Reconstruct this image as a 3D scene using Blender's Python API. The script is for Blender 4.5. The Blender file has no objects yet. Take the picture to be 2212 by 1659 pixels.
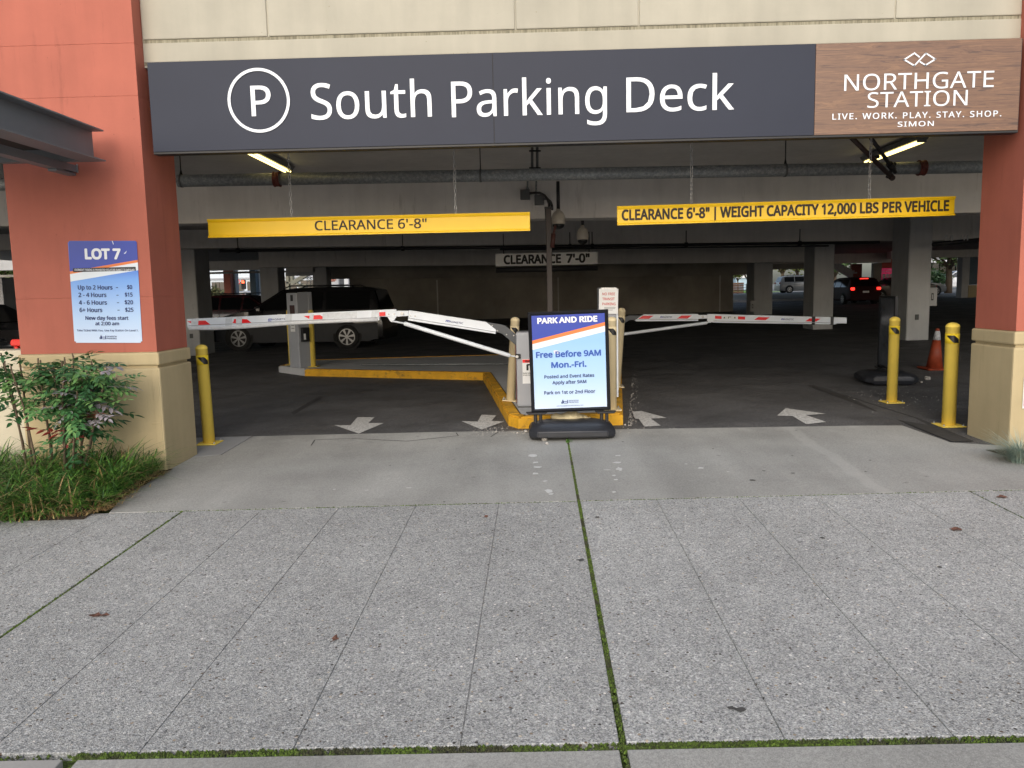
import bpy, bmesh, math, random
from mathutils import Vector, Matrix
R = math.radians
random.seed(7)
scn = bpy.context.scene
COL = scn.collection

# ---------------------------------------------------------------- camera
FPX, CX, CY, EYE = 1690.0, 1106.0, 829.5, 1.5      # focal length and centre in units of a 2212 px wide picture
PITCH, YAW, ROLL = .1166, .021, .0215
cp, sp_, cyw, syw = math.cos(PITCH), math.sin(PITCH), math.cos(YAW), math.sin(YAW)
fw = Vector((-syw*cp, cyw*cp, -sp_)); r0 = Vector((cyw, syw, 0)); u0 = r0.cross(fw)
rt = math.cos(ROLL)*r0 - math.sin(ROLL)*u0
up = math.sin(ROLL)*r0 + math.cos(ROLL)*u0
cam_d = bpy.data.cameras.new('camera'); cam = bpy.data.objects.new('camera', cam_d); COL.objects.link(cam)
cam_d.sensor_width = 36; cam_d.lens = 36*FPX/2212; cam_d.clip_end = 2000; cam_d.clip_start = .05
cam.matrix_world = Matrix(((rt.x, up.x, -fw.x, 0), (rt.y, up.y, -fw.y, 0), (rt.z, up.z, -fw.z, EYE), (0, 0, 0, 1)))
scn.camera = cam

# ---------------------------------------------------------------- sky and sun (overcast daylight)
world = bpy.data.worlds.new('World'); scn.world = world; world.use_nodes = True
wn = world.node_tree.nodes; wl = world.node_tree.links
bg = wn['Background']
sky = wn.new('ShaderNodeTexSky'); sky.sky_type = 'NISHITA'; sky.sun_disc = False
SUN_EL, SUN_AZ = 27, 188          # high, behind the camera and a little to its left
sky.sun_elevation = R(SUN_EL); sky.sun_rotation = R(SUN_AZ); sky.dust_density = 3.0; sky.air_density = 1.0
hs = wn.new('ShaderNodeHueSaturation'); hs.inputs['Saturation'].default_value = .85; hs.inputs['Value'].default_value = 1.0
wl.new(sky.outputs[0], hs.inputs['Color']); wl.new(hs.outputs[0], bg.inputs['Color'])
bg.inputs['Strength'].default_value = .125
sun_d = bpy.data.lights.new('sun', 'SUN'); sun_d.energy = 1.5; sun_d.angle = R(85); sun_d.color = (1, .995, .985)
sun = bpy.data.objects.new('sun', sun_d); COL.objects.link(sun)
sd = Vector((math.sin(R(SUN_AZ))*math.cos(R(SUN_EL)), math.cos(R(SUN_AZ))*math.cos(R(SUN_EL)), math.sin(R(SUN_EL))))
sun.rotation_euler = sd.to_track_quat('Z', 'Y').to_euler(); sun.location = (0, -5, 30)
scn.view_settings.view_transform = 'Standard'; scn.view_settings.look = 'None'
scn.view_settings.gamma = 1; scn.view_settings.use_curve_mapping = False
scn.view_settings.exposure = 0.38

# ---------------------------------------------------------------- measuring helpers
def ray(u, v): return fw + (u-CX)/FPX*rt - (v-CY)/FPX*up
def at(u, v, y):
    d = ray(u, v); return Vector((0, 0, EYE)) + d*(y/d.y)
def gz(x): return -.04+.0096*x
def flz(x, y): return -.04+.0096*x+.008*(y-8.8)
def swz(x, y): return -.142+.0096*x+.026*(y-5)
def gfz(x, y):                                     # surface of the asphalt inside the entrance
    if y < 8.4: return swz(x, y)-.012
    if y < 8.8: return swz(x, 8.4)-.012+(flz(x, 8.8)-.006-swz(x, 8.4)+.012)*(y-8.4)/.4
    return flz(x, y)-.006

# ---------------------------------------------------------------- materials
MATS = {}
def srgb(h, k=1.0):
    h = h.lstrip('#'); o = []
    for i in (0, 2, 4):
        c = int(h[i:i+2], 16)/255; c = c/12.92 if c <= .04045 else ((c+.055)/1.055)**2.4
        o.append(min(c*k, 1))
    return (*o, 1)
def mat(name, color, rough=.7, metal=0, var=.12, vscale=3.0, fine=.0, fscale=120, bump=0, bscale=60, spec=.5, emit=None, estr=0, coat=0):
    if name in MATS: return MATS[name]
    m = bpy.data.materials.new(name); m.use_nodes = True; MATS[name] = m
    n = m.node_tree.nodes; l = m.node_tree.links; b = n['Principled BSDF']
    if isinstance(color, str): color = srgb(color)
    if len(color) == 3: color = (*color, 1)
    b.inputs['Roughness'].default_value = rough; b.inputs['Metallic'].default_value = metal
    b.inputs['Specular IOR Level'].default_value = spec; b.inputs['Coat Weight'].default_value = coat
    b.inputs['Base Color'].default_value = color
    tc = n.new('ShaderNodeTexCoord')
    last = None
    if var > 0:
        t = n.new('ShaderNodeTexNoise'); t.inputs['Scale'].default_value = vscale; t.inputs['Detail'].default_value = 6; t.inputs['Roughness'].default_value = .65
        l.new(tc.outputs['Object'], t.inputs['Vector'])
        mr = n.new('ShaderNodeMapRange'); mr.inputs[1].default_value = .3; mr.inputs[2].default_value = .7
        mr.inputs[3].default_value = 1-var; mr.inputs[4].default_value = 1+var
        l.new(t.outputs['Fac'], mr.inputs[0]); last = mr.outputs[0]
    if fine > 0:
        t2 = n.new('ShaderNodeTexNoise'); t2.inputs['Scale'].default_value = fscale; t2.inputs['Detail'].default_value = 3
        l.new(tc.outputs['Object'], t2.inputs['Vector'])
        m2 = n.new('ShaderNodeMapRange'); m2.inputs[1].default_value = .3; m2.inputs[2].default_value = .7
        m2.inputs[3].default_value = 1-fine; m2.inputs[4].default_value = 1+fine
        l.new(t2.outputs['Fac'], m2.inputs[0])
        if last is None: last = m2.outputs[0]
        else:
            mm = n.new('ShaderNodeMath'); mm.operation = 'MULTIPLY'; l.new(last, mm.inputs[0]); l.new(m2.outputs[0], mm.inputs[1]); last = mm.outputs[0]
    if last is not None:
        vm = n.new('ShaderNodeVectorMath'); vm.operation = 'SCALE'; vm.inputs[0].default_value = color[:3]
        l.new(last, vm.inputs['Scale']); l.new(vm.outputs[0], b.inputs['Base Color'])
    if bump > 0:
        t3 = n.new('ShaderNodeTexNoise'); t3.inputs['Scale'].default_value = bscale; t3.inputs['Detail'].default_value = 5
        l.new(tc.outputs['Object'], t3.inputs['Vector'])
        bp = n.new('ShaderNodeBump'); bp.inputs['Strength'].default_value = bump; bp.inputs['Distance'].default_value = .01
        l.new(t3.outputs['Fac'], bp.inputs['Height']); l.new(bp.outputs[0], b.inputs['Normal'])
    if emit is not None:
        if isinstance(emit, str): emit = srgb(emit)
        b.inputs['Emission Color'].default_value = emit if len(emit) == 4 else (*emit, 1); b.inputs['Emission Strength'].default_value = estr
    return m

class NT:
    """small node helper for the richer materials"""
    def __init__(s, name, rough=.8):
        s.m = bpy.data.materials.new(name); s.m.use_nodes = True; MATS[name] = s.m
        s.n = s.m.node_tree.nodes; s.l = s.m.node_tree.links; s.b = s.n['Principled BSDF']
        s.b.inputs['Roughness'].default_value = rough
        s.tc = s.n.new('ShaderNodeTexCoord'); s.obj = s.tc.outputs['Object']
    def _in(s, sock, v):
        if hasattr(v, 'links') or isinstance(v, bpy.types.NodeSocket): s.l.new(v, sock)
        else: sock.default_value = v
    def map(s, scale=(1, 1, 1), loc=(0, 0, 0), vec=None):
        q = s.n.new('ShaderNodeMapping'); q.inputs['Scale'].default_value = scale; q.inputs['Location'].default_value = loc
        s.l.new(vec or s.obj, q.inputs['Vector']); return q.outputs[0]
    def noise(s, scale, detail=4, rough=.6, vec=None, dist=0):
        q = s.n.new('ShaderNodeTexNoise'); q.inputs['Scale'].default_value = scale; q.inputs['Detail'].default_value = detail
        q.inputs['Roughness'].default_value = rough; q.inputs['Distortion'].default_value = dist
        s.l.new(vec or s.obj, q.inputs['Vector']); return q.outputs['Fac']
    def vor(s, scale, vec=None, feat='F1', out='Color'):
        q = s.n.new('ShaderNodeTexVoronoi'); q.inputs['Scale'].default_value = scale; q.feature = feat
        s.l.new(vec or s.obj, q.inputs['Vector']); return q.outputs[out]
    def rng(s, v, a, b, c=0., d=1.):
        q = s.n.new('ShaderNodeMapRange'); s.l.new(v, q.inputs[0])
        for i, x in enumerate((a, b, c, d)): q.inputs[i+1].default_value = x
        return q.outputs[0]
    def math(s, op, a, b=0.):
        q = s.n.new('ShaderNodeMath'); q.operation = op; s._in(q.inputs[0], a); s._in(q.inputs[1], b); return q.outputs[0]
    def mix(s, f, a, b, mode='MIX'):
        q = s.n.new('ShaderNodeMix'); q.data_type = 'RGBA'; q.blend_type = mode
        s._in(q.inputs[0], f); s._in(q.inputs[6], a); s._in(q.inputs[7], b); return q.outputs[2]
    def ramp(s, v, stops):
        q = s.n.new('ShaderNodeValToRGB'); e = q.color_ramp.elements
        while len(e) < len(stops): e.new(.5)
        for k, (p, c) in zip(e, stops): k.position = p; k.color = c if len(c) == 4 else (*c, 1)
        s.l.new(v, q.inputs[0]); return q.outputs[0]
    def sep(s, vec=None):
        q = s.n.new('ShaderNodeSeparateXYZ'); s.l.new(vec or s.obj, q.inputs[0]); return q.outputs
    def bump(s, h, strength=.5, dist=.01):
        q = s.n.new('ShaderNodeBump'); q.inputs['Strength'].default_value = strength; q.inputs['Distance'].default_value = dist
        s.l.new(h, q.inputs['Height']); s.l.new(q.outputs[0], s.b.inputs['Normal'])
    def out(s, c): s._in(s.b.inputs['Base Color'], c); return s.m

def m_aggregate():
    t = NT('exposed_aggregate', .85)
    cell = t.sep(t.vor(185))[0]; cell2 = t.sep(t.vor(100, t.map(loc=(3.3, 1.7, 0))))[1]; cell3 = t.sep(t.vor(48, t.map(loc=(7.1, 2.2, 0))))
    a = t.ramp(cell, [(0, srgb('#4c4e50')), (.2, srgb('#7a7c7d')), (.5, srgb('#a3a4a4')), (.8, srgb('#bdbfbf')), (1, srgb('#dfe1e1'))])
    b2 = t.ramp(cell2, [(0, srgb('#444647')), (.14, srgb('#8b8c8c')), (.6, srgb('#a8a9a7')), (.88, srgb('#b1afa8')), (1, srgb('#e2e2df'))])
    c = t.mix(.45, a, b2)
    # a few larger dark, tan and white pebbles
    d3 = t.vor(48, t.map(loc=(7.1, 2.2, 0)), out='Distance')
    few = t.math('MULTIPLY', t.math('LESS_THAN', d3, .0075*48*.9), t.math('LESS_THAN', cell3[0], .10))
    c = t.mix(few, c, t.ramp(cell3[1], [(0, srgb('#3c3b3a')), (.4, srgb('#6b5a4c')), (.6, srgb('#b8aa94')), (1, srgb('#efede8'))]))
    big = t.rng(t.noise(.55, 6, .65), .3, .7, .84, 1.10)
    sp = t.rng(t.noise(9, 5), .35, .65, .92, 1.07)
    q = t.n.new('ShaderNodeObjectInfo'); tone = t.rng(q.outputs['Random'], 0, 1, .96, 1.12)
    k = t.math('MULTIPLY', t.math('MULTIPLY', big, sp), tone)
    c = t.mix(1.0, c, k, 'MULTIPLY')
    dark = t.rng(t.noise(1.7, 9, .8), .60, .72, 0, .40)
    c = t.mix(dark, c, srgb('#5f5f5b'))
    t.bump(t.vor(165, out='Distance'), .7, .004)
    return t.out(c)
def m_driveway():
    t = NT('driveway_concrete', .8)
    g = t.ramp(t.vor(240), [(0, srgb('#747573')), (.5, srgb('#9b9b98')), (1, srgb('#bfbfbb'))])
    g2 = t.ramp(t.noise(60, 4), [(.35, srgb('#8b8b87')), (.65, srgb('#aaaaa6'))])
    c = t.mix(.5, g, g2)
    c = t.mix(1.0, c, t.rng(t.noise(.6, 7, .65), .3, .7, .86, 1.22), 'MULTIPLY')
    c = t.mix(1.0, c, t.rng(t.noise(1.6, 5, .6, t.map((1.5, .14, 1))), .35, .65, .92, 1.06), 'MULTIPLY')
    xy = t.sep(); wob = t.math('MULTIPLY', t.math('SUBTRACT', t.noise(1.2, 3), .5), .25)
    def band(xc, slope, w, soft):       # long soft track running in y at x = xc + slope*(y-7)
        x_ = t.math('SUBTRACT', t.math('ADD', xy[0], wob), t.math('ADD', t.math('MULTIPLY', t.math('SUBTRACT', xy[1], 7.0), slope), xc))
        return t.rng(t.math('ABSOLUTE', x_), w, w+soft, 1, 0)
    wear = t.rng(t.noise(2.5, 6, .7), .35, .6, .25, 1)
    for xc, sl, w, k in ((-2.05, .10, .10, .20), (-.65, .06, .10, .16), (1.35, 0, .10, .16), (2.35, -.02, .12, .16)):
        c = t.mix(t.math('MULTIPLY', t.math('MULTIPLY', band(xc, sl, w, .22), wear), k), c, srgb('#5e5e5b'))
    c = t.mix(t.math('MULTIPLY', band(2.76, .03, .05, .03), .30), c, srgb('#bcbcb8'))
    c = t.mix(t.math('MULTIPLY', t.math('MULTIPLY', t.rng(t.noise(3.5, 9, .8), .5, .66, 0, 1), t.rng(xy[1], 8.0, 8.7, 0, 1)), .5), c, srgb('#c4c4c0'))
    c = t.mix(t.rng(t.noise(4.5, 8, .8), .66, .74, 0, .35), c, srgb('#5b5b56'))
    c = t.mix(t.rng(t.noise(11, 6, .8), .70, .76, 0, .5), c, srgb('#cfcfcb'))
    spot = t.vor(4.0, out='Distance'); rnd = t.sep(t.vor(4.0))[0]
    dk = t.math('MULTIPLY', t.rng(spot, .02, .11, 1, 0), t.math('LESS_THAN', rnd, .22))
    c = t.mix(t.math('MULTIPLY', dk, .45), c, srgb('#4b4a46'))
    t.bump(t.noise(180, 4), .35, .004)
    return t.out(c)
def m_asphalt():
    t = NT('asphalt', .85)
    c = t.ramp(t.vor(170), [(0, (.034, .034, .037)), (.5, (.082, .082, .084)), (1, (.22, .218, .217))])
    c = t.mix(1.0, c, t.rng(t.noise(.8, 6, .65), .3, .7, .7, 1.25), 'MULTIPLY')
    scuff = t.rng(t.noise(2.2, 9, .8, t.map((1, 2.2, 1))), .58, .74, 0, .55)
    c = t.mix(scuff, c, (.19, .187, .18, 1))
    wet = t.rng(t.noise(1.1, 4), .55, .72, 0, .6); c = t.mix(wet, c, t.mix(.5, c, (.02, .02, .02, 1)))
    t._in(t.b.inputs['Roughness'], t.rng(t.noise(1.4, 4), .4, .7, .9, .5))
    t.bump(t.noise(200, 3), .6, .006)
    return t.out(c)
def m_stucco(name, base, streak=.35, dark='#5b4034', bump=.12, specks=True):
    t = NT(name, .75)
    b = srgb(base) if isinstance(base, str) else (*base[:3], 1)
    c = t.mix(1.0, b, t.rng(t.noise(1.6, 7, .6), .3, .7, .9, 1.08), 'MULTIPLY')
    c = t.mix(1.0, c, t.rng(t.noise(6, 4, .5, t.map((1.3, 1.3, .12))), .3, .7, .95, 1.04), 'MULTIPLY')
    st = t.math('MULTIPLY', t.rng(t.noise(3.2, 8, .7, t.map((2.2, 2.2, .28))), .6, .8, 0, 1), streak)
    c = t.mix(st, c, srgb(dark))
    if specks:
        d = t.vor(9, out='Distance'); rn = t.sep(t.vor(9))[2]
        s_ = t.math('MULTIPLY', t.math('LESS_THAN', d, .045), t.math('LESS_THAN', rn, .3))
        c = t.mix(t.math('MULTIPLY', s_, .5), c, srgb(dark))
    t.bump(t.noise(55, 6, .6), bump, .01)
    return t.out(c)
def m_ledge():
    t = NT('dirty_ledge', .9)
    s1 = t.noise(9, 6, .8, t.map((6.5, 1, .35)))
    c = t.ramp(s1, [(.3, srgb('#4d483b')), (.42, srgb('#7d7866')), (.6, srgb('#a59f8a'))])
    return t.out(c)
def m_wood():
    t = NT('printed_wood', .4)
    v = t.map((.55, 1, 7.5))
    w = t.noise(2.6, 9, .62, v, 2.2)
    fine = t.noise(9, 6, .7, t.map((.4, 1, 14)))
    c = t.ramp(w, [(.30, srgb('#2a1b1a')), (.39, srgb('#4b332b')), (.47, srgb('#7c5a43')), (.53, srgb('#664736')), (.6, srgb('#8c684b')), (.68, srgb('#70503c')), (.8, srgb('#583b2f'))])
    c = t.mix(.35, c, t.ramp(fine, [(.35, srgb('#3d2824')), (.6, srgb('#86654b'))]))
    t.b.inputs['Coat Weight'].default_value = .15
    return t.out(c)
def m_moss():
    t = NT('moss', .95)
    c = t.ramp(t.noise(75, 5, .7), [(.3, (.012, .014, .006)), (.46, (.05, .075, .012)), (.6, (.12, .2, .025)), (.8, (.2, .27, .05))])
    c = t.mix(t.rng(t.noise(6, 4), .5, .62, 0, .85), c, srgb('#3e3a30'))
    t.bump(t.noise(120, 4), 1, .01)
    return t.out(c)
def m_gradient(name, stops, z0, z1, rough=.35):
    t = NT(name, rough)
    z = t.rng(t.sep()[2], z0, z1, 0, 1)
    return t.out(t.ramp(z, stops))
def m_curb():
    t = NT('worn_yellow_curb', .75)
    c = t.mix(1.0, srgb('#e0a822'), t.rng(t.noise(5, 6), .3, .7, .75, 1.1), 'MULTIPLY')
    c = t.mix(t.rng(t.noise(6, 9, .8), .53, .66, 0, .85), c, srgb('#544733'))
    c = t.mix(t.rng(t.noise(20, 6, .8), .6, .7, 0, .8), c, srgb('#2f2a22'))
    c = t.mix(t.rng(t.noise(2.5, 6, .7, t.map((1, 1, 3))), .6, .75, 0, .6), c, srgb('#8f8a80'))
    t.bump(t.noise(40, 6), .4, .01)
    return t.out(c)
def m_galv():
    t = NT('galvanised_pipe', .5)
    t.b.inputs['Metallic'].default_value = .35
    c = t.ramp(t.noise(26, 6, .75), [(.3, srgb('#6d7274')), (.5, srgb('#8b9092')), (.7, srgb('#aeb2b3'))])
    return t.out(c)
def m_arrow():
    t = NT('worn_white_marking', .8)
    c = t.mix(t.rng(t.noise(38, 8, .85), .44, .64, .04, .85), srgb('#dededb'), (.06, .06, .058, 1))
    return t.out(c)
def m_leaf(name, stops, rough=.5):
    t = NT(name, rough)
    q = t.n.new('ShaderNodeObjectInfo')
    v = t.math('ADD', t.math('MULTIPLY', q.outputs['Random'], .5), t.math('MULTIPLY', t.noise(9, 3), .5))
    return t.out(t.ramp(v, stops))
def m_grass(name, stops):
    t = NT(name, .55)
    return t.out(t.ramp(t.noise(17, 3, .6), stops))

M = dict(
 agg=m_aggregate(), drive=m_driveway(), asph=m_asphalt(),
 red=m_stucco('red_stucco', (.43, .125, .083), .55, '#6b3a30'),
 beige=m_stucco('beige_stucco', (.50, .405, .235), .5, '#6f5f40'),
 cream=m_stucco('cream_fascia_concrete', (.43, .405, .33), .10, '#7d7659', .08),
 ledge=m_ledge(), wood=m_wood(), moss=m_moss(), curb=m_curb(), galv=m_galv(), arrow=m_arrow(),
 signface=mat('dark_blue_sign_face', (.026, .031, .050), .5, var=.06, vscale=1.2, spec=.25),
 black=mat('black_metal', (.012, .012, .014), .45, var=.1),
 rubber=mat('black_rubber', (.018, .018, .02), .6, var=.15, bump=.1),
 tape=mat('black_tape', (.01, .01, .012), .35, var=.1),
 white=mat('white_lettering', (.78, .80, .84), .4, var=.02),
 armw=mat('white_arm_paint', (.72, .77, .83), .38, var=.06, vscale=5),
 yel=mat('yellow_sign_paint', (.97, .62, .010), .4, var=.03, vscale=4),
 bolly=m_stucco('bright_bollard_yellow', (.90, .67, .11), .55, '#8a6a30', .03),
 bollyt=mat('bollard_top_yellow', (.82, .60, .03), .35, var=.04),
 cream2=m_stucco('cream_bollard_paint', (.78, .66, .42), .5, '#6e5a3a', .03),
 ink=mat('dark_brown_ink', (.035, .022, .012), .6, var=.05),
 blk=mat('black_ink', (.012, .012, .012), .6, var=.05),
 navy=mat('navy_ink', (.012, .03, .15), .5, var=.03),
 blue=mat('print_blue', (.015, .045, .36), .35, var=.03),
 orange=mat('print_orange', (.75, .19, .045), .4, var=.03),
 pale=mat('print_white', (.72, .78, .84), .35, var=.02),
 redink=mat('red_ink', (.55, .03, .02), .45, var=.03),
 redr=mat('red_reflector', (.80, .012, .018), .3, var=.15, vscale=60),
 steelg=mat('grey_painted_steel', (.165, .178, .195), .45, var=.07, vscale=3),
 cab=mat('grey_cabinet_paint', (.33, .345, .375), .45, var=.05, vscale=3),
 dgrey=mat('dark_grey_bracket', (.055, .062, .072), .45, var=.1),
 ceil=m_stucco('garage_ceiling_paint', (.56, .55, .53), .45, '#4a4640', .1),
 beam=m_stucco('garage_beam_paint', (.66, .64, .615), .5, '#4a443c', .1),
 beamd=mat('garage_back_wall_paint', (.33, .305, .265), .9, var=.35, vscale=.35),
 colp=m_stucco('garage_column_paint', (.50, .51, .52), .55, '#4a4844', .1),
 pole=mat('brown_pole_paint', (.035, .024, .022), .5, var=.1),
 zinc=mat('zinc_steel', (.5, .5, .5), .4, metal=.7, var=.15, vscale=30),
 boxg=mat('junction_box_grey', (.10, .105, .105), .6, var=.05),
 camw=mat('camera_housing', (.42, .39, .34), .45, var=.05),
 tube=mat('lit_tube', (.9, .8, .5), .5, var=0, emit=(1.0, .79, .28), estr=3.0),
 clampr=mat('red_clamp_paint', (.13, .028, .018), .6, var=.2),
 bag=mat('sand_bag_cloth', (.62, .54, .34), .8, var=.15, vscale=14, bump=.5, bscale=25),
 stone=mat('pale_stone_chip', (.42, .40, .37), .85, var=.2, vscale=30, bump=.4),
 paper=mat('white_paper', (.75, .76, .76), .6, var=.03),
 tyre=mat('tyre_rubber', (.012, .012, .012), .8, var=.1),
 rim=mat('alloy_rim', (.26, .26, .26), .3, metal=.7, var=.1),
 glass=mat('dark_car_glass', (.008, .009, .01), .08, var=0, spec=.6),
 mulch=mat('dark_mulch', (.045, .03, .018), .95, var=.5, vscale=30, bump=1, bscale=60),
 grime=mat('black_grime', (.042, .041, .040), .9, var=.3, vscale=12),
 cone=mat('worn_orange_plastic', (.30, .05, .018), .55, var=.35, vscale=9),
 stem=mat('brown_stem_bark', (.12, .085, .055), .85, var=.3, vscale=40, bump=.4),
)
M['leaf'] = m_leaf('nandina_leaf', [(.25, (.022, .075, .03)), (.42, (.045, .15, .05)), (.6, (.10, .25, .085)), (.8, (.20, .36, .11))])
M['leafred'] = m_leaf('red_nandina_leaf', [(.3, (.30, .035, .03)), (.7, (.55, .12, .11))])
M['leafpale'] = m_leaf('pale_faded_leaf', [(.3, (.20, .22, .20)), (.7, (.38, .34, .38))])
M['grass'] = m_grass('border_grass_blade', [(.30, (.010, .032, .008)), (.46, (.035, .11, .016)), (.56, (.09, .22, .03)), (.68, (.20, .36, .06)), (.82, (.36, .38, .12))])
M['dry'] = m_grass('dry_grass_blade', [(.3, (.22, .12, .05)), (.55, (.42, .30, .14)), (.8, (.55, .45, .24))])
M['fescue'] = m_grass('blue_fescue_blade', [(.3, (.16, .23, .19)), (.5, (.28, .37, .32)), (.65, (.42, .44, .32)), (.8, (.55, .47, .30))])

# ---------------------------------------------------------------- object helpers
def wloc(o):
    v = Vector((0, 0, 0))
    while o is not None: v = v + o.location; o = o.parent
    return v
def thing(name, label, cat, loc=(0, 0, 0), rot=(0, 0, 0), group=None):
    o = bpy.data.objects.new(name, None); COL.objects.link(o); o.empty_display_size = .1
    o.location = loc; o.rotation_euler = rot; o['label'] = label; o['category'] = cat
    if group: o['group'] = group
    return o
def tag(o, label=None, cat=None, group=None, kind=None):
    if label: o['label'] = label
    if cat: o['category'] = cat
    if group: o['group'] = group
    if kind: o['kind'] = kind
    return o
def copy_tree(o, parent=None):
    c = o.copy(); COL.objects.link(c); c.parent = parent
    for ch in list(o.children): copy_tree(ch, c)
    return c

class MB:
    def __init__(s): s.bm = bmesh.new()
    def _v(s, pts): return [s.bm.verts.new(p) for p in pts]
    def quad(s, *p):
        s.bm.faces.new(s._v(p)); return s
    def poly(s, pts): s.bm.faces.new(s._v(pts)); return s
    def box(s, x0, x1, y0, y1, z0, z1, bev=0, seg=1):
        b = bmesh.new(); bmesh.ops.create_cube(b, size=1)
        bmesh.ops.scale(b, vec=(x1-x0, y1-y0, z1-z0), verts=b.verts)
        bmesh.ops.translate(b, vec=((x0+x1)/2, (y0+y1)/2, (z0+z1)/2), verts=b.verts)
        if bev: bmesh.ops.bevel(b, geom=list(b.edges), offset=bev, segments=seg, affect='EDGES', profile=.6)
        s.merge(b); return s
    def merge(s, b, mtx=None):
        if mtx is not None: bmesh.ops.transform(b, matrix=mtx, verts=b.verts)
        me = bpy.data.meshes.new('tmp'); b.to_mesh(me); b.free(); s.bm.from_mesh(me); bpy.data.meshes.remove(me)
    def prism(s, pts, d0, d1, axis='y', bev=0, seg=1):
        """polygon extruded along an axis; pts are in the other two axes"""
        def P(a, b_, d): return {'y': (a, d, b_), 'x': (d, a, b_), 'z': (a, b_, d)}[axis]
        b = bmesh.new()
        v0 = [b.verts.new(P(a, c, d0)) for a, c in pts]; v1 = [b.verts.new(P(a, c, d1)) for a, c in pts]
        b.faces.new(v0); b.faces.new(v1[::-1]); n = len(pts)
        for i in range(n): b.faces.new((v0[i], v1[i], v1[(i+1) % n], v0[(i+1) % n]))
        bmesh.ops.recalc_face_normals(b, faces=b.faces)
        if bev: bmesh.ops.bevel(b, geom=list(b.edges), offset=bev, segments=seg, affect='EDGES', profile=.6)
        s.merge(b); return s
    def tube(s, pts, r, n=10, cap=True):
        pts = [Vector(p) for p in pts]; rr = r if isinstance(r, (list, tuple)) else [r]*len(pts)
        rings = []; prev = None
        for i, p in enumerate(pts):
            d = (pts[min(i+1, len(pts)-1)]-pts[max(i-1, 0)]).normalized()
            if prev is None:
                a = Vector((0, 0, 1)) if abs(d.z) < .9 else Vector((1, 0, 0)); prev = d.cross(a).normalized()
            prev = (prev-d*prev.dot(d)).normalized(); w = d.cross(prev)
            rings.append([s.bm.verts.new(p+(prev*math.cos(t)+w*math.sin(t))*rr[i]) for t in (2*math.pi*k/n for k in range(n))])
        for a, b in zip(rings, rings[1:]):
            for k in range(n):
                f = s.bm.faces.new((a[k], a[(k+1) % n], b[(k+1) % n], b[k])); f.smooth = True
        if cap: s.bm.faces.new(rings[0][::-1]); s.bm.faces.new(rings[-1])
        return s
    def lathe(s, prof, n=20, cx=0, cy=0, axis='z', cz=0):
        """prof: (radius, height) pairs"""
        rings = []
        for r, h in prof:
            ring = []
            for k in range(n):
                t = 2*math.pi*k/n; a, b = r*math.cos(t), r*math.sin(t)
                p = (cx+a, cy+b, cz+h) if axis == 'z' else (cx+a, cy+h, cz+b)
                ring.append(s.bm.verts.new(p))
            rings.append(ring)
        for a, b in zip(rings, rings[1:]):
            for k in range(n):
                f = s.bm.faces.new((a[k], a[(k+1) % n], b[(k+1) % n], b[k])); f.smooth = True
        s.bm.faces.new(rings[0][::-1]); s.bm.faces.new(rings[-1]); return s
    def blade(s, base, dx, dy, h, w, bend, seg=4, droop=1.0):
        base = Vector(base); d = Vector((dx, dy, 0)); side = Vector((-dy, dx, 0))
        if side.length < 1e-5: side = Vector((1, 0, 0))
        side = side.normalized()*w; L = None; prev = None
        for i in range(seg+1):
            t = i/seg; p = base+d*(bend*t**1.5)+Vector((0, 0, h*(t-droop*.55*t**2.4)))
            wd = side*(1-t**2*.97)*.5
            cur = (s.bm.verts.new(p-wd), s.bm.verts.new(p+wd))
            if prev: s.bm.faces.new((prev[0], prev[1], cur[1], cur[0]))
            prev = cur
        return s
    def build(s, name, m, parent=None, world=False, smooth=False, kind=None, label=None, fixn=True):
        if fixn: bmesh.ops.recalc_face_normals(s.bm, faces=s.bm.faces)
        me = bpy.data.meshes.new(name); s.bm.to_mesh(me); s.bm.free()
        if world and parent is not None: me.transform(Matrix.Translation(-wloc(parent)))
        if smooth:
            for p in me.polygons: p.use_smooth = True
            try: me.set_sharp_from_angle(angle=R(35))
            except Exception: pass
        me.materials.append(M[m] if isinstance(m, str) else m)
        o = bpy.data.objects.new(name, me); COL.objects.link(o)
        if parent is not None: o.parent = parent
        if kind: o['kind'] = kind
        if label: o['label'] = label
        return o

# lettering: the built-in font, fitted to a width and a capital height
_fc = {}
FONT = None
try:                                    # a plain sans font that ships inside Blender itself; otherwise the built-in one
    FONT = bpy.data.fonts.load(bpy.utils.system_resource('DATAFILES', path='fonts') + '/NotoSansMath-Regular.woff2')
except Exception: FONT = None
def _textmesh(txt, bold, shear=0, spacing=1.0):
    key = (txt, bold, shear, spacing)
    if key in _fc: return _fc[key]
    cu = bpy.data.curves.new('t', 'FONT'); cu.body = txt; cu.resolution_u = 3 if len(txt) < 30 else 2; cu.shear = shear; cu.space_character = spacing
    if FONT is not None: cu.font = FONT
    o = bpy.data.objects.new('t', cu); COL.objects.link(o)
    bpy.context.view_layer.update(); dg = bpy.context.evaluated_depsgraph_get()
    me = bpy.data.meshes.new_from_object(o.evaluated_get(dg)); bpy.data.objects.remove(o); bpy.data.curves.remove(cu)
    if bold > 0:                        # heavier weight: the outline laid over itself a hair apart, each layer slightly deeper
        b2 = bmesh.new(); n = 4 if bold < .016 else 8
        for k in range(n):
            a = 2*math.pi*(k+.5)/n; q = me.copy(); q.transform(Matrix.Translation((bold*math.cos(a), bold*math.sin(a), k*1.0)))
            b2.from_mesh(q); bpy.data.meshes.remove(q)
        b2.to_mesh(me); b2.free()
    _fc[key] = me; return me
LAY = -.0004
def _ext(me):
    xs = [v.co.x for v in me.vertices]; ys = [v.co.y for v in me.vertices]
    return min(xs), max(xs), min(ys), max(ys)
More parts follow.
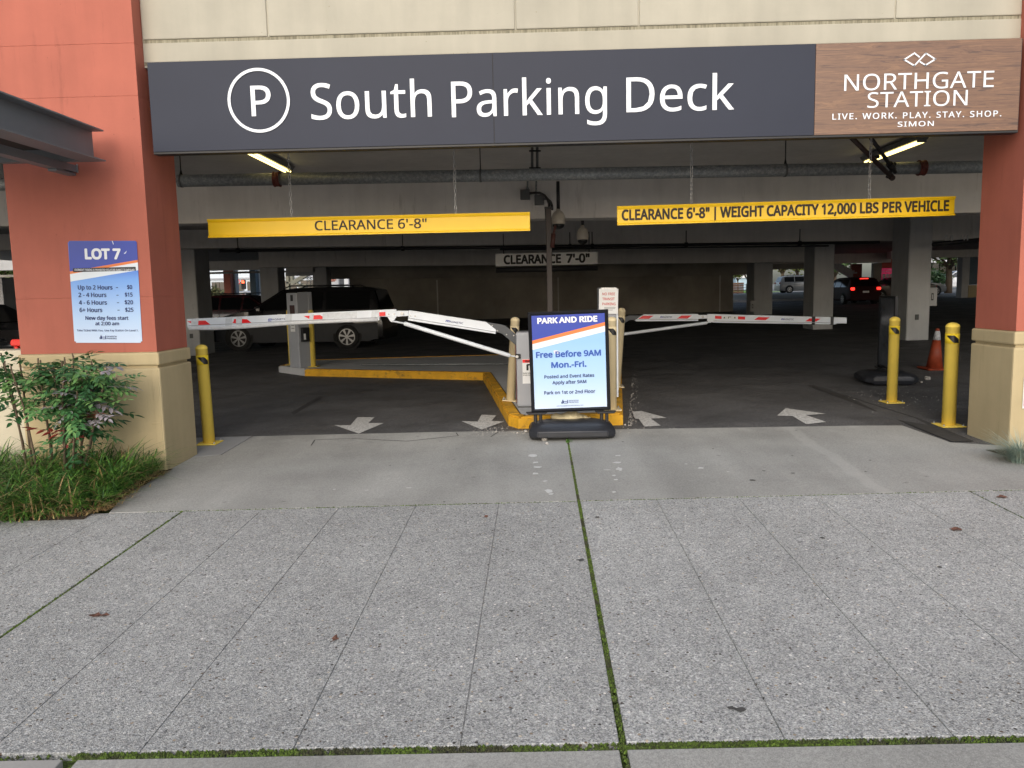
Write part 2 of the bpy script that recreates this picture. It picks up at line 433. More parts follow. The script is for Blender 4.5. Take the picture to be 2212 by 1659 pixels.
def text(txt, x0, x1, z0, z1, y, m, parent, bold=0., name='lettering', shear=0, spacing=1.0, world=False, facing='-y', depth=0.0):
    """text in the plane y, baseline z0, capital height z1-z0, from x0 to x1"""
    me = _textmesh(txt, bold, shear, spacing).copy(); a, b, _, _ = _ext(me)
    ref = _ext(_textmesh('H', bold)); ch = ref[3]-ref[2]; low = ref[2]
    sx = (x1-x0)/(b-a); sz = (z1-z0)/ch
    for v in me.vertices:
        v.co = Vector((x0+(v.co.x-a)*sx, y+round(v.co.z)*LAY, z0+(v.co.y-low)*sz))
    me.materials.clear(); me.materials.append(M[m] if isinstance(m, str) else m)
    if depth:
        b2 = bmesh.new(); b2.from_mesh(me)
        r_ = bmesh.ops.extrude_face_region(b2, geom=list(b2.faces)); vs = [g for g in r_['geom'] if isinstance(g, bmesh.types.BMVert)]
        bmesh.ops.translate(b2, vec=(0, -depth, 0), verts=vs); bmesh.ops.recalc_face_normals(b2, faces=b2.faces); b2.to_mesh(me); b2.free()
    if world and parent is not None: me.transform(Matrix.Translation(-wloc(parent)))
    me.name = name
    o = bpy.data.objects.new(name, me); COL.objects.link(o); o.parent = parent; return o

# ================================================================ GROUND
g = MB(); g.quad((-300, -60, -.6), (300, -60, -.6), (300, 400, -.6), (-300, 400, -.6)).build('ground', mat('far_ground', (.19, .19, .185), .9, var=.15, vscale=.1), kind='structure')

bed = MB()
bed.poly([(x, y, swz(x, y)-.035) for x, y in ((-9, -3), (9, -3), (9, 8.3), (-9, 8.3))])
sidewalk = bed.build('sidewalk', 'moss', kind='structure')
def slab(e0, e1, y0, y1, grooves=(), m='agg', dz=0., name='slab'):
    """slab between two joints; e0/e1 = (x at y0, x at y1) of its left and right edge; grooves = x at mid length"""
    prof = [(0, -.12), (0, -.003), (.003, 0)]
    W = ((e1[0]+e1[1])-(e0[0]+e0[1]))/2; xm = (e0[0]+e0[1])/2
    for gx in grooves:
        q = gx-xm; prof += [(q-.0032, 0), (q-.0022, -.006), (q+.0022, -.006), (q+.0032, 0)]
    prof += [(W-.003, 0), (W, -.003), (W, -.12)]
    mb = MB(); ys = [(y0, -.12), (y0, -.003), (y0+.003, 0)] + [(y0+.003+(y1-y0-.006)*k/8, 0) for k in range(1, 8)] + [(y1-.003, 0), (y1, -.003), (y1, -.12)]
    grid = []
    for y, dzz in ys:
        f = (y-y0)/(y1-y0); a = e0[0]+(e0[1]-e0[0])*f; b = e1[0]+(e1[1]-e1[0])*f; row = []
        for q, z in prof:
            x = a+(b-a)*q/W; row.append(mb.bm.verts.new((x, y, swz(x, y)+dz+min(z, dzz))))
        grid.append(row)
    for r1, r2 in zip(grid, grid[1:]):
        for i in range(len(r1)-1): mb.bm.faces.new((r1[i], r1[i+1], r2[i+1], r2[i]))
    return mb.build(name, m, sidewalk, world=True)
def jx(y): return .331+.0135*(y-2.765)
YB, YM = 2.765, 5.915
slab((-9, -9), (-2.745, -2.735), YB+.020, YM-.008, (-6, -5.4, -4.6, -3.9, -3.3))
slab((-2.728, -2.715), (jx(YB)-.014, jx(YM)-.012), YB+.020, YM-.008, (-2.1, -1.5, -.905, -.264))
slab((jx(YB)+.014, jx(YM)+.012), (3.348, 3.353), YB+.020, YM-.008, (.955, 1.58, 2.165, 2.816), dz=.001)
slab((3.363, 3.370), (9, 9), YB+.020, YM-.008, (4, 4.6, 5.2, 5.8))
slab((-1.66, -1.730), (.300, .312), -3, YB-.026, m='drive', dz=-.001)
slab((.325, .342), (9, 9), -3, YB-.026, m='drive')
slab((-9, -9), (-1.70, -1.785), -3, YB-.030, m=mat('smooth_cast_concrete', (.36, .355, .34), .75, var=.06, fine=.06, fscale=150), dz=.004)
def poly_slab(pts, m, name='slab', th=.12, zf=swz, parent=None, dz=0.):
    mb = MB(); bm = mb.bm
    top = [bm.verts.new((x, y, zf(x, y)+dz)) for x, y in pts]; bot = [bm.verts.new((x, y, zf(x, y)-th)) for x, y in pts]
    bm.faces.new(top); n = len(pts)
    for i in range(n): bm.faces.new((top[i], bot[i], bot[(i+1) % n], top[(i+1) % n]))
    bmesh.ops.bevel(bm, geom=[e for e in bm.edges if all(v in top for v in e.verts)], offset=.003, segments=1, affect='EDGES')
    return mb.build(name, m, parent or sidewalk, world=True)
poly_slab([(-3.31, YM+.008), (jx(YM)-.012, YM+.008), (jx(8.7)-.006, 8.66), (-1.3, 8.74), (-3.17, 8.78), (-3.17, 7.86), (-3.45, 7.80), (-3.45, 7.25), (-3.47, 6.7), (-3.40, 6.25)], 'drive')
poly_slab([(jx(YM)+.010, YM+.008), (9, YM+.008), (9, 7.2), (4.50, 7.20), (4.47, 7.36), (4.08, 7.54), (4.02, 8.40), (3.6, 8.45), (jx(8.7)+.006, 8.64)], 'drive', dz=.001)
poly_slab([(-4.3, 7.80), (-3.46, 7.815), (-3.185, 7.87), (-3.185, 8.79), (-4.3, 8.80)], mat('pale_pad_concrete', (.33, .335, .34), .8, var=.1, fine=.1), dz=-.001)

# moss in the joints: small uneven clumps along each joint
mo = MB(); rg = random.Random(3)
def mossline(x0, y0, x1, y1, w, dens):
    n = int(math.hypot(x1-x0, y1-y0)*dens); clump = [rg.random()**1.4 for _ in range(14)]
    for i in range(n):
        f = rg.random(); k = clump[int(f*13.99)]
        if rg.random() > .35+.65*k: continue
        x = x0+(x1-x0)*f+rg.uniform(-w, w)*.5*(abs(y1-y0) > abs(x1-x0)); y = y0+(y1-y0)*f+rg.uniform(-w, w)*.5*(abs(y1-y0) <= abs(x1-x0))
        r = rg.uniform(.003, .0085); h = rg.uniform(.5, 1.1)*r; z = swz(x, y)-.008
        top = mo.bm.verts.new((x, y, z+h+.006)); ring = [mo.bm.verts.new((x+r*1.3*math.cos(a), y+r*math.sin(a), z)) for a in (0, 1.25, 2.5, 3.8, 5.0)]
        for a, b in zip(ring, ring[1:]+ring[:1]): mo.bm.faces.new((a, b, top))
mossline(jx(YB), YB, jx(8.4), 8.4, .022, 620)
mossline(jx(-.4)+.04, 1.4, jx(YB), YB, .018, 500)
mossline(-1.75, YB-.003, 4.2, YB-.003, .040, 1350)
mossline(-3.6, YB-.01, -1.75, YB-.006, .03, 160)
mossline(-2.736, YB, -2.726, YM, .016, 380); mossline(3.358, 3.5, 3.36, YM, .008, 120)
mossline(-3.0, YM, 4.5, YM, .014, 420)
tag(mo.build('joint_moss', 'moss', None), 'green moss growing in the joints between the pavement slabs', 'moss', kind='stuff')

# garage floor, arrows and dark seal strips
fl = MB()
for y0, y1, x0, x1 in ((7.2, 8.4, -30, 40), (8.4, 8.8, -30, 40), (8.8, 20, -30, 40), (20, 63, -30, 55)):
    fl.quad(*[(x, y, gfz(x, y)) for x, y in ((x0, y0), (x1, y0), (x1, y1), (x0, y1))])
fl.build('garage_floor', 'asph', kind='structure')
lot = MB(); lot.quad(*[(x, y, flz(x, y)-.006) for x, y in ((-120, 63.02), (160, 63.02), (160, 200), (-120, 200))])
lot.build('parking_lot', mat('pale_lot_asphalt', (.22, .22, .21), .9, var=.1, vscale=.3), kind='structure')
def on_floor(pts, name, m, h=.004, parent=None):
    mb = MB(); mb.poly([(x, y, gfz(x, y)+h) for x, y in pts]); return mb.build(name, m, parent)
def px_floor(u, v):
    d = ray(u, v); t = (-.04-.008*8.8-EYE)/(d.z-.0096*d.x-.008*d.y); p = Vector((0, 0, EYE))+d*t; return (p.x, p.y)
for i, ps in enumerate([
    [(465, 981), (505, 972), (697, 858), (690, 856)],
    [(1745, 833), (1757, 832), (1990, 905), (2104, 947), (2057, 948), (1962, 914)]]):
    tag(on_floor([px_floor(*p) for p in ps], 'seal_strip', 'grime', .010), kind='structure')
AR = [([(748, 936), (779, 936), (811, 919), (782, 901), (768, 902), (770, 917)], [(723, 918), (773, 936), (828, 913), (806, 914), (808, 901), (774, 902), (757, 919)]),]
arrows = [
 ('two-headed', [[(722, 918.5), (757, 919), (772, 901.5), (809, 901.5), (796, 914), (829, 914), (775, 936.5)]], 'worn white arrow in the left lane, nearer the left pillar'),
 ('b', [[(997, 910), (1032, 911), (1040, 896), (1072, 897.5), (1062, 909), (1089, 911), (1040, 928)]], 'worn white arrow in the left lane, beside the kerb tip'),
 ('c', [[(1366, 889.5), (1385, 888), (1441, 903), (1406, 904.5), (1427, 919), (1392, 921), (1380, 905.5), (1371, 904)]], 'worn white arrow in the right lane, beside the kerb tip'),
 ('d', [[(1679, 898), (1697, 882), (1784, 894), (1741, 897), (1785, 911), (1742, 915), (1712, 899)]], 'worn white arrow in the right lane, nearer the two yellow bollards')]
for _, polys, lab in arrows:
    o = on_floor([px_floor(*p) for p in polys[0]], 'lane_arrow', 'arrow', .008)
    o['kind'] = 'structure'; o['label'] = lab
cr = MB(); rg = random.Random(5)
def crack(pts, w=.012):
    for (a, b) in zip(pts, pts[1:]):
        d = Vector((b[0]-a[0], b[1]-a[1])); n = Vector((-d.y, d.x)).normalized()*w/2
        cr.quad(*[(x, y, max(gfz(x, y), swz(x, y) if y < 8.7 else -9)+.004) for x, y in ((a[0]-n.x, a[1]-n.y), (b[0]-n.x, b[1]-n.y), (b[0]+n.x, b[1]+n.y), (a[0]+n.x, a[1]+n.y))])
for path in ([(672, 960), (680, 949), (760, 946), (880, 951), (990, 940), (985, 934)], [(1060, 942), (1075, 933), (1100, 930)], [(1403, 889), (1407, 906), (1409, 915)]):
    crack([px_floor(*p) for p in path], .010)
tag(cr.build('floor_cracks', 'grime'), kind='structure')

# planting bed soil
soil = MB(); n = 26
vs = {}
for i in range(n+1):
    for j in range(9):
        x = -9+(5.58)*i/n; y = 5.76+1.54*j/8
        if x > -3.46 and False: pass
        vs[i, j] = soil.bm.verts.new((x, y, swz(x, y)+.0+.03*math.sin(i*1.3)*math.sin(j*2.1)*.5+.012*(j > 0)))
for i in range(n):
    for j in range(8): soil.bm.faces.new((vs[i, j], vs[i+1, j], vs[i+1, j+1], vs[i, j+1]))
tag(soil.build('planting_bed', 'mulch'), kind='structure')

# ================================================================ THE GARAGE BUILDING
garage = thing('parking_garage', 'concrete parking garage with red and beige pillars and a wide dark entrance', 'parking garage', (0, 7.5, 0))
def gbox(name, m, *a, parent=garage, bev=0, seg=1, **k):
    return MB().box(*a, bev=bev, seg=seg).build(name, m, parent, world=True, **k)
PF, PB = 7.26, 7.92
def pillar(x0, x1, zr):
    root = gbox('pillar_core', 'beige', x0+.008, x1-.008, PF+.008, PB-.008, -.4, 6.4)
    zs = [zr, 2.50 if x0 > 0 else at(200, 643, PF).z, at(200, 372, PF).z+.02, at(200, 209, PF).z, at(200, 95, PF).z, 6.4]
    if x0 > 0: zs = [zr, 6.4]
    else: zs = [zr, zs[1], zs[3], zs[4], 6.4]
    for a, b in zip(zs, zs[1:]):
        MB().box(x0, x1, PF, PB, a+.0004, b-.0004, bev=.0018).build('stucco_lift', 'red', root, world=True)
    # chamfered corner bead
    sx = x1 if x0 < 0 else x0
    MB().box(x0-.022, x1+.022, PF-.022, PB+.022, zr-.125, zr-.004, bev=.016, seg=2).build('base_band', 'beige', root, world=True)
    MB().box(x0-.022, x1+.022, PF-.022, PB+.022, -.4, zr-.150, bev=.018, seg=2).build('base_block', 'beige', root, world=True)
    root.name = 'pillar'
    return root
pl_ = pillar(-4.77, -3.475, 1.018); pr_ = pillar(4.475, 5.75, 1.048)
# thin raised bead down the corner of the left base, and its small patch
MB().box(-3.53, -3.47, PF-.026, PF-.012, -.3, .855, bev=.003).build('corner_bead', 'beige', pl_, world=True)
MB().box(-3.56, -3.49, PF-.030, PF-.02, .335, .35, bev=.003).build('corner_bead', 'beige', pl_, world=True)

# cream fascia: lower band, dirty ledges, panels with open joints
FY = 7.42
z_led0, z_b0, z_b1, z_g1 = at(1106, 119, FY).z, at(1106, 113.5, FY).z, at(1106, 71, FY).z, at(1106, 64, FY).z
tilt = .0
gbox('fascia_backing', 'cream', -3.5, 4.6, FY+.010, FY+.35, z_led0-.02, 6.4)
gbox('drip_ledge', 'ledge', -3.475, 4.48, FY+.006, FY+.06, z_led0, z_b0)
gbox('fascia_band', 'cream', -3.475, 4.48, FY, FY+.06, z_b0, z_b1, bev=.008, seg=2)
gbox('drip_ledge', 'ledge', -3.475, 4.48, FY+.007, FY+.06, z_b1, z_g1)
px = [-3.475, at(576.5, 30, FY).x, at(1113, 30, FY).x, at(1380, 30, FY).x, at(1934, 30, FY).x, 4.48]
for a, b in zip(px, px[1:]): gbox('fascia_panel', 'cream', a+.006, b-.006, FY-.004, FY+.045, z_g1+.002, 6.4, bev=.010, seg=2)
# upper storey wall far above stays plain; slab behind the fascia, ceiling, side walls
CZ = 3.3
gbox('ceiling_slab', 'ceil', -22, 40, FY+.35, 50, CZ, CZ+.35)
gbox('upper_floors', 'cream', -22, 40, 9, 50, CZ+.36, 9)
gbox('rear_deck', 'ceil', 15.5, 31, 50.01, 82, 3.75, 4.1)
gbox('side_wall', 'beamd', -22.3, -22, 8, 50, -.4, 1.0)
gbox('side_wall', 'beamd', 40, 40.3, 8, 46, -.4, 1.3)
gbox('front_wall', 'beige', 5.76, 20, 7.5, 7.8, -.4, 1.0)
gbox('front_spandrel', 'cream', 5.76, 20, 7.5, 7.9, 3.45, 6.4)
gbox('front_spandrel', 'cream', -16, -4.79, 7.5, 7.9, 3.45, 6.4)
gbox('front_wall', 'red', -22, -16, 7.5, 7.9, -.4, 6.4)
def beam(uv0, uv1, y, th, x0=-22, x1=40, m='beam', name='ceiling_beam', top=CZ-.002):
    a, b = at(*uv0, y), at(*uv1, y); s = (b.z-a.z)/(b.x-a.x)
    za, zb = a.z+s*(x0-a.x), a.z+s*(x1-a.x)
    return MB().prism([(x0, za), (x1, zb), (x1, top), (x0, top)], y, y+th, 'y').build(name, m, garage, world=True)
beam((386, 483), (2110, 459), 12.3, .45, m='beam', x0=-14, x1=20)
beam((438, 536), (1865, 521), 20.6, .6, m='beam', x0=-14, x1=18)
beam((605, 577), (1752, 565.6), 30, .5, m='beam', x0=at(560, 577, 30).x, x1=at(1752, 566, 30).x)
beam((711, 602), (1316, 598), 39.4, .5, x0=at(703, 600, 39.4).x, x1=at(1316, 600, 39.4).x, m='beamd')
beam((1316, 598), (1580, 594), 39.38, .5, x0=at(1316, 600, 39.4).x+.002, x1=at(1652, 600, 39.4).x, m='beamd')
def wall_px(u0, u1, v0, v1, y, th, m, name):
    a = at(u0, (v0+v1)/2, y).x; b = at(u1, (v0+v1)/2, y).x; um = (u0+u1)/2
    zt = at(um, v0, y).z; zb = at(um, v1, y).z
    return gbox(name, m, a, b, y, y+th, zb, zt)
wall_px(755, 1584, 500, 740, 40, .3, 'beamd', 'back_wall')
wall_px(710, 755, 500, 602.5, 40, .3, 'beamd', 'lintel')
for u0, u1 in ((440, 567),): wall_px(u0, u1, 540, 583.5, 38, .4, 'beam', 'lintel')
wall_px(617, 680, 560, 588, 38, .4, 'beam', 'lintel'); wall_px(617, 680, 588.2, 595.5, 38.2, .4, 'colp', 'lintel')
# pour joints on the back wall
for u in (945, 1206, 1555):
    x = at(u, 640, 40).x; gbox('wall_joint_strip', 'beam', x-.03, x+.03, 39.985, 40, 0, 2.2)
def column_px(u0, u1, vb, y, depth, m='colp', base=None, top=CZ-.004):
    a = at(u0, vb, y).x; b = at(u1, vb, y).x
    return gbox('column', m, a, b, y, y+depth, -.3, top, bev=.02)
c0 = column_px(380, 434, 768, 21.2, 1.0)
column_px(567, 606, 700, 30.6, .9)
column_px(680, 710, 690, 38, .9, m='colp')
column_px(1628, 1668, 679, 35.3, 1.2)
column_px(1756, 1799, 705, 24.3, .9)
c3 = column_px(1957, 2006, 734, 19.3, .9)
# small plates and sockets on the near columns
for u0, u1, v0, v1 in ((417, 444, 657, 670),):
    pass
def plate(u0, u1, v0, v1, y, parent, m='boxg', name='socket_plate'):
    a = at(u0, v1, y); b = at(u1, v0, y)
    return MB().box(a.x, b.x, y-.02, y-.002, a.z, b.z, bev=.004).build(name, m, parent, world=True)
plate(403, 417, 657, 669.5, 21.2, c0, m='colp'); plate(410.6, 417, 720.8, 730.6, 21.2, c0)
plate(1976, 1984.5, 679, 691, 19.3, c3)
# rear facade pillars, far side
for u0, u1, v, y, m in ((484, 499, 620, 50.4, 'red'), (499.3, 509, 620, 50.9, 'colp'), (540.5, 553, 620, 50.4, mat('blue_grey_stucco', (.12, .17, .21), .8)), (553.3, 560, 620, 50.9, 'colp'),
                        (1904, 1926, 600, 50.4, 'red'), (2078, 2094, 600, 50.4, 'colp')):
    a, b = at(u0, v, y).x, at(u1, v, y).x; gbox('rear_pillar', m, a, b, y, y+.6, 0, 5.0)
a, b = at(2094.7, 580, 50.4).x, at(2117, 580, 50.4).x
rp = gbox('rear_pillar', MATS['blue_grey_stucco'], a, b, 50.4, 51.2, 1.35, 5.0)
MB().box(a-.04, b+.04, 50.36, 51.24, 0, 1.34, bev=.02).build('rear_pillar_base', 'beige', rp, world=True)
wall_px(1925, 2120, 530, 556.5, 44, .5, 'beam', 'lintel')
wall_px(1668, 1757, 545, 569, 42, .4, 'beam', 'lintel'); wall_px(1668, 1757, 566, 581, 48.5, .4, 'beamd', 'lintel')
wall_px(1799, 1925, 545, 568, 46, .4, 'beam', 'lintel')
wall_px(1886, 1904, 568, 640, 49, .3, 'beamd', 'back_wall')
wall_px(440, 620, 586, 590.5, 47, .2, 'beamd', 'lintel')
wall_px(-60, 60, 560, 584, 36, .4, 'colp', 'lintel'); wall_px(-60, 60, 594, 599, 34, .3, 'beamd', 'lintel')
wall_px(-60, 9, 600, 720, 30, .8, 'beam', 'back_wall')
# kerb along the rear edge of the garage
gbox('rear_kerb', 'colp', 4, 38, 55, 55.25, .3, flz(20, 55)+.12)

# low planter wall to the left of the left pillar
low = MB().box(-10, -4.80, 7.42, 7.70, -.4, at(20, 757, 7.42).z, bev=.012, seg=2).build('low_wall', mat('pale_low_wall', (.60, .545, .42), .75, var=.08))
tag(low, 'pale cream low wall left of the red pillar, behind the shrub', 'wall')

# ================================================================ BIG ENTRANCE SIGN
SY = 7.30
XL, XR = -3.393, 4.428
Z1, Z0 = 3.632, 2.845            # taken between the two ends
sg = thing('entrance_sign', 'long dark blue sign reading South Parking Deck with a wood-look panel at its right end', 'sign', ((XL+XR)/2, SY, Z0))
def sbox(name, m, *a, parent=sg, bev=0): return MB().box(*a, bev=bev).build(name, m, parent, world=True)
xj, xw = at(1066, 215, SY).x, at(1760, 200, SY).x
sbox('sign_frame', 'black', XL, XR, SY+.004, SY+.105, Z0-.022, Z1+.004, bev=.004)
p1 = sbox('sign_panel', 'signface', XL+.006, xj-.0025, SY-.006, SY+.003, Z0, Z1, bev=.0015)
p2 = sbox('sign_panel', 'signface', xj+.0025, xw-.002, SY-.006, SY+.003, Z0, Z1, bev=.0015)
p3 = sbox('wood_panel', 'wood', xw+.001, XR-.012, SY-.006, SY+.003, Z0, Z1, bev=.0015)
ty = SY-.0105
def pxr(u0, u1, vt, vb, y): # rectangle in a facade plane from picture measurements
    a, b = at(u0, (vt+vb)/2, y), at(u1, (vt+vb)/2, y); um = (u0+u1)/2
    return a.x, b.x, at(um, vb, y).z, at(um, vt, y).z
tw = mat('sign_letter_white', (.80, .84, .90), .35, var=0)
def stext(txt, u0, u1, vt, vb, bold=0., m=tw, parent=sg, y=None, dz=0, **k):
    x0, x1, z0, z1 = pxr(u0, u1, vt, vb, y or ty)
    return text(txt, x0, x1, z0+dz, z1+dz, y or ty, m, parent, bold=bold, world=True, **k)
stext('South', 671, 932, 176, 254, .002, dz=-.005); stext('Parking', 975, 1311, 172, 249, .002); stext('Deck', 1353, 1586, 166, 241, .002, dz=.006)
stext('P', 542, 585, 184, 250, .006, dz=-.003)
cx, cz = at(559, 217, ty).x, at(559, 217, ty).z
rg_ = MB(); N = 64; Ro, Ri = .283, .257
for y_ in (ty-.004,):
    vo = [rg_.bm.verts.new((cx+Ro*math.cos(2*math.pi*k/N), y_, cz+Ro*math.sin(2*math.pi*k/N))) for k in range(N)]
    vi = [rg_.bm.verts.new((cx+Ri*math.cos(2*math.pi*k/N), y_, cz+Ri*math.sin(2*math.pi*k/N))) for k in range(N)]
    wo = [rg_.bm.verts.new((v.co.x, ty, v.co.z)) for v in vo]; wi = [rg_.bm.verts.new((v.co.x, ty, v.co.z)) for v in vi]
    for k in range(N):
        j = (k+1) % N
        for q in ((vo[k], vo[j], vi[j], vi[k]), (vo[k], wo[k], wo[j], vo[j]), (vi[k], vi[j], wi[j], wi[k])): rg_.bm.faces.new(q)
rg_.build('circle_symbol', tw, sg, world=True)
stext('NORTHGATE', 1824, 2147, 157, 192, .0); stext('STATION', 1874, 2090, 197, 230, .0)
ws_ = 'LIVE. WORK. PLAY. STAY. SHOP.'.split(); full = _ext(_textmesh(' '.join(ws_), .0, 0, 1.15))
for k, w_ in enumerate(ws_):
    e1 = _ext(_textmesh(' '.join(ws_[:k+1]), .0, 0, 1.15))[1]; ew = _ext(_textmesh(w_, .0, 0, 1.15)); e0 = e1-(ew[1]-ew[0])
    f0, f1 = (e0-full[0])/(full[1]-full[0]), (e1-full[0])/(full[1]-full[0])
    u0_, u1_ = 1798+365*f0, 1798+365*f1; stext(w_, u0_, u1_, 245.5-7*(f0+f1)/2, 258.5-7*(f0+f1)/2, .012, spacing=1.15)
stext('SIMON', 1939, 2017, 262, 273, .012, spacing=1.1)
# two interlocking diamonds above the name
def strip(mb, pts, w, y, closed=False):
    for a, b in zip(pts, pts[1:]):
        a, b = Vector(a), Vector(b); d = (b-a).normalized(); n = Vector((-d.y, d.x))*w/2; a = a-d*w*.5; b = b+d*w*.5
        mb.quad(*[(p.x, y, p.y) for p in (a-n, b-n, b+n, a+n)])
lg = MB(); P = lambda u, v: (at(u, v, ty).x, at(u, v, ty).z)
strip(lg, [P(1975, 115), P(1953, 129), P(1975, 142), P(2000, 115), P(2020, 128), P(1999, 141), P(1988, 134)], .013, ty-.002)
strip(lg, [P(1975, 115), P(1985, 123)], .013, ty-.0035)
lg.build('diamond_logo', tw, sg, world=True)

# ================================================================ YELLOW CLEARANCE SIGNS ON CHAINS
YY = 8.6
def chain_sign(x0, x1, z0, z1, name, lab, grp, txt, tx, chains, cond):
    t = thing(name, lab, 'clearance sign', ((x0+x1)/2, YY, (z0+z1)/2), group=grp)
    h = z1-z0
    MB().box(x0, x1, YY, YY+.022, z0, z1, bev=.003).build('panel', 'yel', t, world=True)
    MB().prism([(YY+.001, z1), (YY-.016, z1), (YY-.019, z1-.012), (YY-.007, z1-.034), (YY+.001, z1-.034)], x0, x1, 'x').build('top_rail', 'yel', t, world=True)
    MB().prism([(YY+.001, z0), (YY-.019, z0), (YY-.019, z0+.010), (YY-.007, z0+.022), (YY+.001, z0+.022)], x0, x1, 'x').build('bottom_rail', 'yel', t, world=True)
    for (s, a, b, zb, zt, bold) in tx: text(s, a, b, zb, zt, YY-.0025, 'ink', t, bold=bold, world=True)
    for cxx in chains:
        c = thing_chain(cxx, z1, 3.24, t)
    return t
_link = None
def thing_chain(x, z0, z1, sign):
    """a chain is its own thing: it hangs from the ceiling"""
    global _link
    c = thing('chain', '', 'chain', (x, YY+.011, z0), group='chains holding the yellow clearance signs')
    if _link is None:
        mb = MB(); pts = []
        for k in range(13):
            a = 2*math.pi*k/12; pts.append((.0125*math.cos(a), 0, .015*math.sin(a)+.013*(1 if math.sin(a) > 0 else -1)))
        mb.tube(pts, .0042, 6, cap=False); l = mb.build('link', 'zinc', c); _link = l.data
        first = l
    step = .046; n = int((z1-z0)/step); k0 = 0
    for k in range(n+1):
        o = bpy.data.objects.new('link', _link) if not (k == 0 and 'first' in dir()) else first
        if o.name not in COL.objects: COL.objects.link(o)
        o.parent = c; o.location = (random.uniform(-.002, .002), 0, .018+k*step); o.rotation_euler = (0, 0, R(35 if k % 2 else 125)+random.uniform(-.25, .25))
    MB().tube([(0, 0, z1-z0+.0), (0, 0, 3.32-z0)], .005, 8).build('hook', 'zinc', c)
    return c
bpy.context.view_layer.update()
clr = pxr(680, 922, 478, 498, YY)
s1 = chain_sign(-3.455, .052, 2.158, 2.357, 'clearance_sign', 'long yellow hanging sign with only the words CLEARANCE 6 feet 8', 'yellow clearance signs',
    '', [("CLEARANCE 6'-8\"", clr[0], clr[1], 2.212, 2.315, .012)], [at(629, 465, YY).x, at(984, 460, YY).x], 0)
s2 = chain_sign(.991, 4.585, 2.203, 2.405, 'clearance_sign', 'yellow hanging sign on the right giving clearance and weight capacity', 'yellow clearance signs', '',
    [("CLEARANCE 6'-8\" | WEIGHT CAPACITY 12,000 LBS PER VEHICLE", at(1343, 460, YY).x, at(2050, 445, YY).x, 2.252, 2.368, .03)], [at(1494, 430, YY).x, at(1879, 420, YY).x], 0)
s1.rotation_euler = (0, R(.05), 0); s2.rotation_euler = (0, R(-.35), 0)
chs = [o for o in COL.objects if o.name.startswith('chain')]
for o, l in zip(sorted(chs, key=lambda o: o.location.x), ('steel chain nearest the red left pillar holding the CLEARANCE sign', 'steel chain over the right half of the left yellow sign', 'steel chain over the left part of the weight capacity sign', 'steel chain over the right part of the weight capacity sign, by the crossed pipes')): o['label'] = l

# ================================================================ CEILING PIPES, LIGHTS, CONDUITS
pp = thing('overhead_pipe', 'thick galvanised steel pipe running across under the ceiling', 'pipe', (0, 9.8, 2.92))
pa, pb = at(385, 391, 9.8), at(2137, 360, 9.8)
ext = Vector((-12, 9.8, pa.z+(pa.z-pb.z)/(pb.x-pa.x)*(12+pa.x)))
MB().tube([pa, pb+(pb-pa)*.2], .074, 20).build('pipe_run', 'galv', pp, world=True)
MB().tube([ext, pa-Vector((.9, 0, 0))], .074, 20).build('pipe_run', 'galv', pp, world=True)
def onpipe(u): return pa+(pb-pa)*((at(u, 375, 9.8).x-pa.x)/(pb.x-pa.x))
for u in (598, 1990):
    p = onpipe(u); c = MB().tube([p-Vector((.028, 0, 0)), p+Vector((.028, 0, 0))], .088, 16).build('clamp', 'clampr', pp, world=True)
    mb = MB()
    for s in (-.033, .033): mb.tube([p+Vector((s-.006, 0, 0)), p+Vector((s+.006, 0, 0))], .094, 16)
    mb.box(p.x-.03, p.x+.03, p.y-.12, p.y-.08, p.z-.02, p.z+.02, bev=.006); mb.build('clamp_bolt', 'clampr', c, world=True)
for u in (391, 1038, 1696):
    p = onpipe(u); h = MB().tube([p-Vector((.012, 0, 0)), p+Vector((.012, 0, 0))], .080, 16).build('hanger', 'boxg', pp, world=True)
    MB().tube([p+Vector((0, 0, .08)), p+Vector((0, 0, .40))], .007, 6).tube([p+Vector((-.0, -.075, 0)), p+Vector((0, 0, .14))], .006, 6).tube([p+Vector((0, .075, 0)), p+Vector((0, 0, .14))], .006, 6).build('hanger_rod', 'black', h, world=True)
def fixture(x, y0, y1, z, lab):
    t = thing('ceiling_light', lab, 'ceiling light', (x, (y0+y1)/2, z), group='fluorescent ceiling lights')
    L = (y1-y0)/2
    MB().prism([(-.06, .0), (.06, .0), (.10, .05), (-.10, .05)], -L, L, 'y').build('housing', 'boxg', t)
    for s in (-.035, .035): MB().tube([(s, -L+.03, -.018), (s, L-.03, -.018)], .013, 10).build('lamp_tube', 'tube', t)
    for yy in (-L+.015, L-.015): MB().box(-.055, .055, yy-.012, yy+.012, -.03, .004, bev=.003).build('socket', 'boxg', t)
    return t
fixture(-3.24, 9.35, 10.95, 3.225, 'twin tube light glowing beneath the ceiling above the left yellow sign')
fixture(4.78, 9.75, 11.30, 3.215, 'twin tube light glowing behind the crossed brown pipes on the right')
